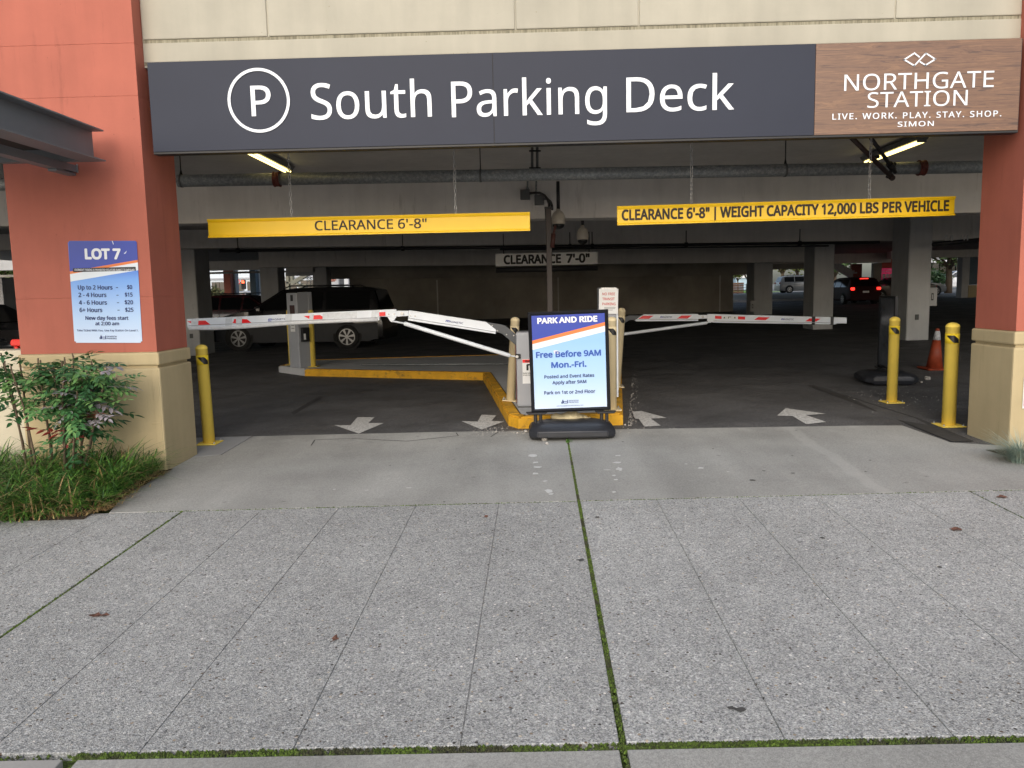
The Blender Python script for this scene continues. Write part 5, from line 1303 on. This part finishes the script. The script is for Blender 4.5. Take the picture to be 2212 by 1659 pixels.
# ================================================================ BEYOND THE GARAGE
def wbox(lab, name, cat, m, u0, u1, v0, v1, y, d):
    x0, x1, z0, z1 = pxr(u0, u1, v0, v1, y); t = thing(name, lab, cat, ((x0+x1)/2, y, 0))
    MB().box(x0, x1, y, y+d, -.2, z1, bev=.05).build('wall', m, t, world=True); return t, x0, x1, z1
wh = mat('pale_blue_white_wall', (.60, .66, .72), .7, var=.04, vscale=.3)
t, x0, x1, z1 = wbox('pale white building seen through the left gaps behind the parked cars', 'far_building', 'building', wh, 300, 760, 560, 640, 100, 12)
for k in range(12):
    xx = x0+(x1-x0)*(k+.5)/12; w_ = MB().box(xx-.9, xx+.9, 99.9, 100.2, 2.2, 3.6).build('window', 'glass', t, world=True); MB().box(xx-.95, xx+.95, 99.82, 99.89, 2.1, 2.18).build('sill', 'paper', w_, world=True)
MB().box(x0, x1, 99.8, 99.99, 3.9, 4.1).build('band', 'cab', t, world=True)
t, x0, x1, z1 = wbox('low pale blue building seen through the small gap right of the dark wall', 'far_building', 'building', mat('light_blue_wall', (.42, .55, .63), .7, var=.05), 1590, 1640, 600.5, 624, 120, 10)
MB().box(x0, x1, 119.7, 120, z1-.0, z1+1.2).build('roof_band', 'paper', t, world=True); MB().box(x0+3, x1-1.3, 119.6, 119.69, z1+.1, z1+.5).build('roof_lettering', 'boxg', t, world=True)
t, x0, x1, z1 = wbox('white building with a dark stepped edge behind the tree on the far right', 'far_building', 'building', mat('grey_white_wall', (.50, .52, .56), .7, var=.05), 1960, 2200, 540, 640, 105, 10)
for k in range(14):
    xx = x0+(x1-x0)*(k+.5)/14; w_ = MB().box(xx-.6, xx+.6, 104.9, 105.2, 2.4, 4.2).build('window', 'glass', t, world=True); MB().box(xx-.65, xx+.65, 104.8, 104.89, 2.3, 2.38).build('sill', 'paper', w_, world=True)
# patch of lawn and planter in that small gap
x = at(1612, 628, 98).x
lawn = MB(); lawn.quad((x-14, 90, flz(x, 90)+.02), (x+14, 90, flz(x, 90)+.02), (x+14, 118, flz(x, 118)+.02), (x-14, 118, flz(x, 118)+.02)); tag(lawn.build('lawn', mat('bright_lawn', (.14, .30, .03), .9, var=.2, vscale=1)), kind='structure')
xp = at(1590.5, 624, 88).x
t = thing('planter_box', 'brown wooden planter box at the left of the small bright gap', 'planter', (xp, 88, flz(xp, 88)))
for k in range(5): MB().box(-.5, .75, -.3, .3, .04+k*.24, .04+k*.24+.21, bev=.01).build('plank', mat('brown_plank', (.20, .11, .07), .8, var=.2), t)
t = thing('railing', 'thin dark horizontal railing in front of the bright lawn gap', 'railing', (at(1612, 622, 87).x, 87, flz(25, 87)))
for z in (.35, .65, .95): MB().tube([(-2.4, 0, z), (2.4, 0, z)], .025, 6).build('rail', 'black', t)
for xx in (-2.3, 0, 2.3): MB().box(xx-.03, xx+.03, -.03, .03, 0, 1.05).build('railing_post', 'black', t)

def tree(lab, u, vbase, y, h, cr, trunk_r, m, n=900, th=.42, group='trees beyond the garage', seed=1, squash=.75, name='tree', leaf=.16, limbs=6):
    rg = random.Random(seed); x = at(u, vbase, y).x; z0 = flz(x, y)-.05
    t = thing(name, lab, 'tree', (x, y, z0), group=group)
    tr = MB(); tz = h*th; tr.tube([(0, 0, -.1), (.04, 0, tz*.5), (0, .03, tz), (.05, 0, h*.75)], [trunk_r*1.25, trunk_r, trunk_r*.9, trunk_r*.3], 10)
    cl = []
    for k in range(limbs):
        a = 2*math.pi*k/limbs+rg.uniform(-.4, .4); r = cr*rg.uniform(.55, .95); zz = tz+(h-tz)*rg.uniform(.25, .75)
        e = Vector((r*math.cos(a), r*math.sin(a), zz)); mid = Vector((e.x*.45, e.y*.45, tz+(zz-tz)*.65))
        tr.tube([(0, 0, tz*rg.uniform(.85, 1.05)), mid, e], [trunk_r*.5, trunk_r*.3, trunk_r*.1], 6); cl += [e, mid+Vector((0, 0, .3))]
        for s in range(3):
            e2 = mid+Vector((rg.uniform(-1, 1), rg.uniform(-1, 1), rg.uniform(-.1, .8)))*cr*.45; tr.tube([mid, e2], [trunk_r*.2, trunk_r*.05], 5); cl.append(e2)
    tr.build('trunk', 'stem', t)
    if n:
        lf = MB()
        for k in range(n):
            c = rg.choice(cl); d = Vector((rg.gauss(0, 1), rg.gauss(0, 1), rg.gauss(0, .7)))*cr*.22; p = c+d
            a = Vector((rg.gauss(0, 1), rg.gauss(0, 1), rg.gauss(0, .6))).normalized(); b_ = a.cross(Vector((rg.gauss(0, 1), rg.gauss(0, 1), 1))).normalized(); s = leaf*rg.uniform(.6, 1.3)
            lf.quad(p-a*s, p-b_*s*.5, p+a*s, p+b_*s*.5)
        lf.build('crown', m, t, kind='stuff', fixn=False)
    return t
lfm = m_leaf('far_tree_leaf', [(.3, (.03, .075, .02)), (.5, (.07, .14, .035)), (.7, (.14, .20, .06))]); lym = m_leaf('yellow_green_leaf', [(.3, (.12, .16, .02)), (.6, (.28, .30, .06))])
tree('broad green tree with a pale trunk beyond the bright near column', 2048, 632, 63, 5.2, 3.4, .24, lfm, 2600, .40, seed=3, leaf=.17)
tree('bare thin tree against the pale blue wall in the small gap', 1617, 628, 86, 4.2, 1.6, .10, lym, 0, .35, seed=5, limbs=9)
tree('small yellow-green shrub tree at the planter in the small gap', 1593.5, 622, 88, 3.4, .9, .07, lym, 500, .45, seed=6, leaf=.14)
for k, (u, y, lb) in enumerate(((1690, 100, 'yellow-green tree above the left end of the silver car'), (1722, 103, 'yellow-green tree above the middle of the silver car'))): tree(lb, u, 620, y, 7.5, 3.4, .2, lym, 1400, .3, seed=10+k, leaf=.3)
tree('dark tree glimpsed left of the braking car', 1803, 620, 84, 5.5, 2.4, .18, lfm, 1200, .3, seed=21, leaf=.22)
for k, (u, y, lb) in enumerate(((-20, 46, 'dark leafy tree at the far left edge of the picture'), (28, 44, 'dark leafy tree just left of the red pillar'))): tree(lb, u, 660, y, 6.0, 2.6, .2, lfm, 2600, .15, seed=30+k, leaf=.22)
tree('pale spiky bush beyond the dark red car, left of the small red pillar', 475, 650, 56, 3.4, 1.1, .08, mat('spiky_leaf', (.16, .17, .08), .7), 700, .2, seed=40, name='bush', leaf=.2)
tree('small yellowish bush behind the crossing signal', 519, 640, 62, 2.1, .8, .05, lym, 300, .2, seed=41, name='bush', leaf=.14)
tree('low green hedge plant above the silver car nose', 2020, 620, 70, 2.2, 1.3, .08, lfm, 900, .2, seed=42, name='bush', leaf=.15)

# crossing signals, round sign
for u, v0, v1, w_, lab in ((525.3, 604, 624.5, .46, 'pedestrian signal with a red hand between the small far pillars'), (564, 606, 626, .42, 'pedestrian signal with a red hand at the right end of the left gap')):
    x0, x1, z0, z1 = pxr(u-4.6, u+4.6, v0, v1, 60); t = thing('crossing_signal', lab, 'traffic signal', ((x0+x1)/2, 60, flz(-20, 60)), group='pedestrian signals')
    xm = (x0+x1)/2
    MB().box(x0, x1, 60, 60.2, z0, z1, bev=.03).build('housing', 'black', t, world=True); MB().box(xm-.035, xm+.035, 60.05, 60.12, flz(-20, 60), z0).build('post', 'cab', t, world=True)
    hs_ = (z1-z0)*.2; zc_ = z1-(z1-z0)*.27; MB().box(xm-.1, xm+.1, 59.97, 59.99, zc_-hs_*.6, zc_+hs_*.3).box(xm-.1, xm-.06, 59.97, 59.99, zc_+hs_*.3, zc_+hs_).box(xm-.03, xm+.01, 59.97, 59.99, zc_+hs_*.3, zc_+hs_*1.1).box(xm+.04, xm+.08, 59.97, 59.99, zc_+hs_*.3, zc_+hs_).build('red_hand', mat('lit_red_hand', (.6, .05, .02), .4, var=0, emit=(1, .12, .05), estr=3), t, world=True)
c = at(512.7, 609, 59.5); t = thing('round_sign', 'small round white sign with a red ring beside the far grey column', 'sign', tuple(c))
MB().lathe([(.22, -.02), (.22, 0)], 24, axis='y').build('disc', 'redr', t); MB().lathe([(.165, -.03), (.165, -.021)], 24, axis='y').build('white_centre', 'paper', t)
MB().quad((-.13, -.032, .10), (-.10, -.032, .13), (.13, -.032, -.10), (.10, -.032, -.13)).build('slash', 'redr', t, fixn=False); MB().box(-.03, .03, .0, .04, -1.6, .2).build('post', 'cab', t)
# outside stair behind the minivan
SYY = 58; t = thing('outside_stair', 'pale concrete stair with thin railings seen above the minivan roof', 'stairs', tuple(at(650, 640, SYY)))
cs = mat('pale_stair_concrete', (.55, .50, .36), .8, var=.08)
def sb_(u0, u1, v0, v1, nm, m=cs, d=.5, y=SYY): x0, x1, z0, z1 = pxr(u0, u1, v0, v1, y); return MB().box(x0, x1, y, y+d, z0, z1).build(nm, m, t, world=True)
sb_(618, 624, 590, 650, 'stair_column'); sb_(627, 632, 590, 612, 'stair_column'); sb_(618, 641, 609, 612, 'landing'); sb_(655, 668, 621, 650, 'stair_column'); sb_(653, 684, 614, 617, 'landing')
for (a, b) in (((628, 612.5), (662, 592)), ((640, 612), (664, 630))):
    p, q = at(*a, SYY), at(*b, SYY); MB().prism([(p.x, p.z-.18), (p.x, p.z+.12), (q.x, q.z+.12), (q.x, q.z-.18)], SYY-.1, SYY-.02, 'y').build('stringer', cs, t, world=True)
    for k in range(9): r_ = p+(q-p)*(k+.5)/9; MB().box(r_.x-.14, r_.x+.14, SYY-.0, SYY+1.2, r_.z-.03, r_.z+.03).build('tread', cs, t, world=True)
for k in range(4): p, q = at(664, 594+k*4, SYY-.2), at(684, 606+k*4, SYY-.2); MB().tube([p, q], .022, 5).build('rail', 'boxg', t, world=True)
for u in (663.5, 671, 679): MB().tube([at(u, 595+(u-664)*.6, SYY-.2), at(u, 630, SYY-.2)], .022, 5).build('rail_post', 'boxg', t, world=True)
# brick wall bit and white frames in the narrow gap
t = thing('brick_wall', 'small patch of red brick wall above the rear of the minivan roof', 'wall', tuple(at(723, 640, 70)))
x0, x1, z0, z1 = pxr(712, 730, 590, 640, 70); MB().box(x0, x1, 70, 70.3, z0, z1).build('mortar_wall', 'colp', t, world=True)
rg = random.Random(2); bmat_ = mat('red_brick', (.34, .13, .09), .85, var=.25, vscale=5); bm_ = None; zz = at(1, 619, 70).z-.2; row = 0
while zz < z1-.1 and zz < 4.2:
    xx = x0+.02+(.12 if row % 2 else 0)
    while xx+.24 < x1:
        b = bpy.data.objects.new('brick', bm_) if bm_ else MB().box(0, .235, -.03, 0, 0, .085, bev=.008).build('brick', bmat_, None)
        if bm_ is None: bm_ = b.data
        else: COL.objects.link(b)
        b.parent = t; b.location = Vector((xx, 70-.002-rg.uniform(0, .01), zz))-wloc(t); xx += .25
    zz += .10; row += 1
t2 = thing('white_doorway', 'white and grey upright frames right of the brick patch in the narrow gap', 'frame', tuple(at(742, 640, 68)))
for u0, u1, m in ((730.5, 733, 'cab'), (733.2, 743.5, 'dgrey'), (743.7, 752, 'paper'), (752.2, 756, 'cab')):
    x0, x1, z0, z1 = pxr(u0, u1, 595, 640, 68); MB().box(x0, x1, 68, 68.3, z0, z1).build('upright', m, t2, world=True)
# inner stair and the pay-here board on the right
t = thing('inner_stair', 'dim concrete stair rising behind the braking car', 'stairs', tuple(at(1850, 640, 52)))
p, q = at(1798, 570, 52), at(1843, 596, 52); MB().prism([(p.x, p.z-.25), (p.x, p.z+.25), (q.x, q.z+.25), (q.x, q.z-.25)], 52, 52.15, 'y').build('stringer', 'colp', t, world=True)
for k in range(8): r_ = p+(q-p)*(k+.5)/8; MB().box(r_.x, r_.x+.4, 52.16, 53.4, r_.z+.1, r_.z+.2).build('tread', 'colp', t, world=True)
x0, x1, z0, z1 = pxr(1840, 1862, 570, 604, 54); MB().box(x0, x1, 54, 54.3, z0, z1).build('side_panel', mat('dim_red_panel', (.25, .07, .05), .8), t, world=True)
BYY = 49.8; x0, x1, z0, z1 = pxr(1904, 1927, 579.5, 604, BYY)
t = thing('pay_board', 'pink board reading PAY HERE TO EXIT beside the bright near column', 'sign', ((x0+x1)/2, BYY, z0))
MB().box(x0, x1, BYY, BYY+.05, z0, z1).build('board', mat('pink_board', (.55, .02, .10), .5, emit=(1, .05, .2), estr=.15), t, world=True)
text('PAY HERE', x0+.05, x1-.08, z0+(z1-z0)*.84, z0+(z1-z0)*.92, BYY-.006, 'white', t, bold=.03, world=True); text('TO EXIT', x0+.03, x1-.06, z0+(z1-z0)*.64, z0+(z1-z0)*.77, BYY-.006, 'white', t, bold=.03, world=True)
for k in range(3): MB().box(x0+.06+k*.22, x0+.24+k*.22, BYY-.012, BYY-.004, z0+.05, z0+(z1-z0)*.5).build('white_panel', 'paper', t, world=True)
x0, x1, z0, z1 = pxr(1897.5, 1902, 586, 602, BYY); tag(MB().box(x0, x1, BYY, BYY+.3, z0, z1, bev=.03).build('white_cylinder_box', 'paper', None), 'small white upright box left of the pink pay board', 'box')

# ================================================================ PLANTS
rg = random.Random(11)
ls_meshes = {}
def spray_mesh(kind, seed):
    """one compound leaf: a thin stalk with folded lance-shaped leaflets"""
    key = (kind, seed)
    if key in ls_meshes: return ls_meshes[key]
    r = random.Random(seed); b = MB(); L = .19
    b.tube([(0, 0, 0), (L*.5, 0, .012), (L, 0, 0)], [.0016, .0012, .0008], 4, cap=False)
    def leaflet(p, ang, ln, w, dz):
        d = Vector((math.cos(ang), math.sin(ang), dz)).normalized(); s = Vector((-math.sin(ang), math.cos(ang), 0)); q0 = Vector(p)
        pts = [(0, 0), (.3, .5), (.62, .42), (1, 0)]; mid = [q0+d*ln*t+Vector((0, 0, -.10*ln*t*t)) for t, _ in pts]
        for sg in (-1, 1):
            prev = None
            for (t, ww), m in zip(pts, mid):
                e = m+s*sg*w*ww+Vector((0, 0, .22*w*ww)); cur = (b.bm.verts.new(m), b.bm.verts.new(e))
                if prev: b.bm.faces.new((prev[0], cur[0], cur[1], prev[1]) if sg > 0 else (prev[0], prev[1], cur[1], cur[0]))
                prev = cur
    for k in range(4):
        x = L*(.22+.22*k)
        for sg in (-1, 1): leaflet((x, 0, .010), sg*R(r.uniform(42, 66)), r.uniform(.048, .075), r.uniform(.022, .031), r.uniform(-.4, .15))
    leaflet((L, 0, 0), r.uniform(-.2, .2), r.uniform(.055, .075), .026, r.uniform(-.3, 0))
    bmesh.ops.remove_doubles(b.bm, verts=b.bm.verts, dist=.0001)
    me = bpy.data.meshes.new('leaf_spray'); b.bm.to_mesh(me); b.bm.free(); me.materials.append(M[kind]); ls_meshes[key] = me; return me
def shrub(lab, cx, cy, stems, seed, red=0, pale=0, spread=.3):
    r = random.Random(seed); z0 = swz(cx, cy)
    t = thing('nandina_shrub', lab, 'shrub', (cx, cy, z0), group='heavenly bamboo shrubs in the planting bed')
    for (bx, by, tx, ty, h, n, lo) in stems:
        b0, tp = Vector((bx, by, 0)), Vector((tx, ty, h)); k1 = b0+(tp-b0)*.35+Vector((r.uniform(-.03, .03), 0, 0)); k2 = b0+(tp-b0)*.7+Vector((r.uniform(-.03, .03), 0, 0))
        MB().tube([b0-Vector((0, 0, .1)), k1, k2, tp, tp+Vector((r.uniform(-.01, .01), 0, .04))], [.011, .0095, .0085, .0075, .006], 7).build('stem', 'stem', t)
        for k in range(int(n*.66)):
            f = lo+(1-lo)*r.random()**.8; p = b0+(tp-b0)*f
            sp2 = .05 if f > .55 else .02; q = p+Vector((r.gauss(0, sp2), r.gauss(0, sp2*.8), r.gauss(0, .02)))
            kind = 'leaf'
            if red and r.random() < red and .22 < f < .55: kind = 'leafred'
            elif pale and r.random() < pale: kind = 'leafpale'
            o = bpy.data.objects.new('leaf_spray', spray_mesh(kind, r.randint(0, 4))); COL.objects.link(o); o.parent = t
            az = r.uniform(0, 2*math.pi); o.location = q; s = r.uniform(.85, 1.45); o.scale = (s, s, s)
            o.rotation_euler = (r.uniform(-.5, .5), r.uniform(-.55, .55)+(.2 if f > .8 else .0), az)
    return t
zbed = swz(-4, 6.6)
def sx_(u, y=6.75): return at(u, 900, y).x
YS = 6.7
def st(cx, u_b, u_t, v_t, n, lo, dy=0):
    b = at(u_b, 1000, YS).x-cx; tt = at(u_t, v_t, YS); return (b, dy, tt.x-cx, dy+.03, tt.z-swz(cx, YS), n, lo)
c1 = sx_(25); shrub('nandina shrub at the left picture edge, bare stems below a dark leafy top', c1, YS, [st(c1, 62, 5, 790, 26, .62), st(c1, 58, 22, 785, 18, .62, .1), st(c1, 95, 28, 800, 10, .5, -.05), st(c1, 40, -20, 775, 28, .55, .12), st(c1, 100, 70, 785, 30, .60, .05), st(c1, 96, 68, 790, 14, .30, .1)], 5)
c2 = sx_(140); shrub('nandina shrub in front of the red and beige pillar with a few red leaves', c2, YS, [st(c2, 135, 130, 790, 34, .12), st(c2, 140, 143, 775, 34, .35, .08), st(c2, 145, 150, 780, 38, .20, -.1), st(c2, 155, 118, 800, 22, .10, -.05)], 6, red=.16)
c3 = sx_(205); shrub('nandina shrub with pale and green leaves leaning right in front of the pillar base', c3, YS, [st(c3, 165, 195, 790, 60, .38), st(c3, 160, 205, 800, 56, .45, .1), st(c3, 168, 238, 800, 64, .58, -.08), st(c3, 175, 180, 850, 40, .05, -.12), st(c3, 165, 170, 800, 40, .5, .05)], 8, pale=.13, red=.10)

# strappy border grass around the shrubs
def edge_x(y):       # right hand edge of the bed
    pts_ = [(5.72, -3.62), (5.95, -3.36), (6.4, -3.42), (6.8, -3.46), (7.3, -3.44)]
    for (a, xa), (b, xb) in zip(pts_, pts_[1:]):
        if y <= b: return xa+(xb-xa)*(y-a)/(b-a)
    return pts_[-1][1]
gr = MB(); dr = MB(); rg = random.Random(21)
def ok(x, y): return x < edge_x(y)-.02 and not (y > 7.2)
n = 0
clumps = []
while len(clumps) < 200:
    y = rg.uniform(5.80, 7.20); x = rg.uniform(-6.0, -3.36)
    if ok(x, y): clumps.append((x, y, rg.choice((.55, .8, 1.0, 1.15, 1.3))))
for k in range(26):
    y = 5.95+1.2*k/25; clumps.append((edge_x(y)-.06, y, rg.uniform(.55, .95)))
for k in range(22): clumps.append((-5.2+1.5*k/21, 5.80+rg.uniform(0, .04), rg.uniform(.5, .8)))
for (x, y, s) in clumps:
    nb = rg.randint(24, 36)
    hz_ = .27 if y < 6.2 else .34
    for k in range(nb):
        a = rg.uniform(0, 2*math.pi); px_, py_ = x+rg.gauss(0, .05), y+rg.gauss(0, .05)
        if not ok(px_+.04, py_): continue
        h = hz_*s*rg.uniform(.55, 1.3)
        (dr if rg.random() < (.10 if y > 5.95 else .22) else gr).blade((px_, py_, swz(px_, py_)+.0), math.cos(a), math.sin(a), h*1.25, rg.uniform(.006, .016), rg.uniform(.18, .60)*s, 7, rg.uniform(.5, 1.45))
tag(gr.build('border_grass', 'grass', None, fixn=False), 'dense dark green strappy grass filling the bed below the shrubs', 'grass', kind='stuff')
for k in range(900):   # dry litter at the front edge
    x = rg.uniform(-6, -3.42); y = 5.79+abs(rg.gauss(0, .06)); 
    if k > 480: y = rg.uniform(5.8, 7.1); x = edge_x(y)+rg.gauss(-.01, .04)
    a = rg.uniform(0, 2*math.pi); dr.blade((x, y, swz(x, y)+.012), math.cos(a), math.sin(a), rg.uniform(.01, .06), rg.uniform(.004, .010), rg.uniform(.05, .16), 3, .3)
for k in range(90):
    a = rg.gauss(-.4, .5); dr.blade((-4.35+rg.gauss(0, .05), 5.86+rg.gauss(0, .03), swz(-4.2, 5.9)+.02), math.cos(a), math.sin(a), rg.uniform(.05, .22), .005, rg.uniform(.15, .42), 5, .8)
tag(dr.build('dry_grass', 'dry', None, fixn=False), 'dry straw-coloured grass blades and litter along the edge of the bed', 'grass', kind='stuff')
# blue fescue tuft at the right edge
fe = MB(); fx0 = at(2207, 960, 6.75); fz = swz(fx0.x, 6.75)
for k in range(1500):
    a = rg.uniform(0, 2*math.pi); rr = abs(rg.gauss(0, .05)); L = rg.uniform(.22, .42)
    fe.blade((fx0.x+rr*math.cos(a), 6.75+rr*math.sin(a), fz), math.cos(a), math.sin(a), L*rg.uniform(.35, 1.0), rg.uniform(.0025, .004), L*rg.uniform(.4, 1.0), 5, rg.uniform(.3, 1.3))
tag(fe.build('blue_fescue', 'fescue', None, fixn=False), 'tuft of blue-grey fescue grass by the base of the right pillar', 'ornamental grass')
so = MB(); so.poly([(fx0.x-.05, 7.2, swz(4, 7.2)+.006), (fx0.x+.0, 6.85, swz(4, 6.95)+.006), (fx0.x+.15, 6.65, swz(4, 6.55)+.006), (9, 6.5, swz(9, 6.4)+.006), (9, 7.24, swz(9, 7.24)+.006)]); tag(so.build('planting_bed', 'mulch'), kind='structure')
weed = MB(); p = at(1228, 951, 8.0)
for k in range(40): a = rg.uniform(0, 6.28); weed.blade((jx(8)+rg.gauss(0, .012), 8.02+rg.gauss(0, .03), swz(.4, 8)), math.cos(a), math.sin(a), rg.uniform(.02, .05), .006, rg.uniform(.01, .04), 3, .5)
tag(weed.build('joint_weed', 'grass', None, fixn=False), 'tiny green weed in the slab joint just in front of the sign base', 'weed')

# ================================================================ LITTER, STONES, SPOTS
def sw_pt(u, v):
    d = ray(u, v); t_ = (-.142-.026*5-EYE)/(d.z-.0096*d.x-.026*d.y); return Vector((0, 0, EYE))+d*t_
brl = mat('brown_dead_leaf', (.13, .06, .042), .8, var=.3, vscale=30)
for (u, v, s, lab) in ((205, 1331, .040, 'curled brown leaf on the left slabs near the planting bed'), (225, 1330, .034, 'brown leaf touching another on the left slabs'), (725, 1381, .026, 'small brown leaf on the slab left of the middle joint'), (1048, 1118, .028, 'brown leaf lying just below the driveway joint'), (2066, 1145, .05, 'curled brown leaf on the slabs at the right side'), (2163, 1075, .045, 'reddish leaf beyond the diagonal joint at the far right'), (468, 1348, .0, '')):
    if not s: continue
    p = sw_pt(u, v); mb = MB(); rg2 = random.Random(int(u)); N = 9; c = mb.bm.verts.new((0, 0, .006)); ring = []
    for k in range(N):
        a = 2*math.pi*k/N; r_ = .78*s*(1 if k % 2 else .55)*rg2.uniform(.7, 1.2); ring.append(mb.bm.verts.new((r_*math.cos(a)*1.5, r_*math.sin(a), rg2.uniform(.002, .018))))
    for a, b in zip(ring, ring[1:]+ring[:1]): mb.bm.faces.new((a, b, c))
    o = mb.build('fallen_leaf', brl, None, fixn=False); o.location = p; o.rotation_euler = (0, 0, rg2.uniform(0, 3)); tag(o, lab, 'leaf', 'fallen leaves on the pavement')
def chip(u, v, s, lab, m='stone', ground=True):
    p = on_fl(u, v); p.z = max(gfz(p.x, p.y), swz(p.x, p.y) if p.y < 8.7 else -9); b = bmesh.new(); bmesh.ops.create_icosphere(b, subdivisions=2, radius=s); r_ = random.Random(int(u*7+v))
    for w in b.verts: w.co *= r_.uniform(.72, 1.12); w.co.z *= .75
    mb = MB(); mb.merge(b); o = mb.build('stone', m, None); o.location = p+Vector((0, 0, s*.55)); tag(o, lab, 'stone', 'loose stones by the sign'); return o
chip(1176, 949, .032, 'largest pale stone in front of the left end of the sign base'); chip(1181, 956, .018, 'small pale stone in front of the largest one')
chip(1136, 933, .026, 'pale stone left of the sign base, under the kerb tip'); chip(1145, 930, .016, 'small stone left of the sign base beside a bigger one'); chip(1350, 918, .016, 'small stone at the right kerb corner'); chip(1117, 935, .014, 'pinkish stone chip nearest the left kerb corner')
chip(2003, 820, .05, 'pale stone on the dark floor between the two right yellow bollards'); chip(1990, 826, .02, 'tiny pale stone on the dark floor between the right bollards')
chip(742, 1040, .0, '') if False else None
# flat splashes of old paint and gum on the pavement: pieces of the sidewalk
pt_ = mat('old_white_paint', (.60, .61, .60), .7, var=.12, vscale=40); gm = mat('old_gum', (.075, .075, .073), .8, var=.2)
def splash(u, v, w, h, m, name, seed):
    p = sw_pt(u, v); r_ = random.Random(seed); mb = MB(); N = 11; pts_ = []
    for k in range(N):
        a = 2*math.pi*k/N; q = r_.uniform(.6, 1.15); pts_.append((p.x+w*q*math.cos(a), p.y+h*q*math.sin(a)))
    mb.poly([(x, y, swz(x, y)+.0045) for x, y in pts_]); mb.build(name, m, sidewalk, world=True)
for i, (u, v, w, h) in enumerate(((1150, 985, .06, .10), (1157, 1000, .04, .05), (1161, 1010, .05, .05), (1156, 1024, .045, .05), (1178, 1040, .03, .035), (1185, 1062, .045, .07), (1190, 1068, .03, .04), (1335, 985, .05, .04), (1333, 1000, .06, .05), (1338, 1014, .045, .10), (1312, 1016, .05, .02), (1326, 1028, .03, .03), (1330, 1037, .03, .03), (1326, 1064, .03, .03), (1514, 1012, .045, .04), (1482, 1003, .02, .02), (1573, 1020, .02, .015), (883, 1055, .035, .02), (792, 1060, .03, .015), (722, 1058, .02, .02))): splash(u, v, w*.75, h*.75, pt_, 'paint_spot', i)
for i, (u, v, w) in enumerate(((1255, 1211, .028), (1290, 1118, .022), (1105, 1321, .014), (1270, 1122, .012), (1625, 1038, .026), (1650, 1018, .016), (1713, 1023, .016), (1712, 985, .012), (1776, 1163, .02), (2065, 1143, .014), (2030, 1226, .016), (1600, 1535, .026), (1580, 1531, .018), (1540, 970, .014), (1880, 995, .014), (1870, 1020, .014), (960, 1085, .012), (843, 1006, .012), (1345, 955, .015), (1720, 930, .014))): splash(u, v, w, w*.8, gm, 'gum_spot', 50+i)

# grit gathered along the kerb, by the sign base and on the floor near the right bollards
gt = MB(); rg = random.Random(77)
def grit(x, y, s):
    z = max(gfz(x, y), swz(x, y) if y < 8.7 and -3.1 < x < 4 else -9)
    top = gt.bm.verts.new((x, y, z+s*.8)); ring = [gt.bm.verts.new((x+s*math.cos(a)*rg.uniform(.6, 1.1), y+s*math.sin(a)*rg.uniform(.6, 1.1), z)) for a in (0, 1.3, 2.6, 3.9, 5.1)]
    for a, b in zip(ring, ring[1:]+ring[:1]): gt.bm.faces.new((a, b, top))
for k in range(260):
    f = rg.random()**1.6; grit(1.12+.09*f*8+abs(rg.gauss(0, .05)), 8.8+f*5, rg.uniform(.003, .010))
for k in range(150): grit(.45+rg.gauss(0, .55), 8.55+rg.gauss(0, .10), rg.uniform(.003, .011))
for k in range(90): grit(-.45+rg.gauss(0, .14), 8.8+rg.gauss(0, .2), rg.uniform(.003, .010))
for k in range(160): grit(4.9+rg.gauss(0, .5), 10.6+rg.gauss(0, .8), rg.uniform(.003, .010))
for k in range(120): grit(rg.uniform(-3.3, -3.0), rg.uniform(5.9, 7.9), rg.uniform(.002, .006))
tag(gt.build('loose_grit', 'stone', None), 'scattered pale grit along the kerb and around the sign base', 'grit', kind='stuff')
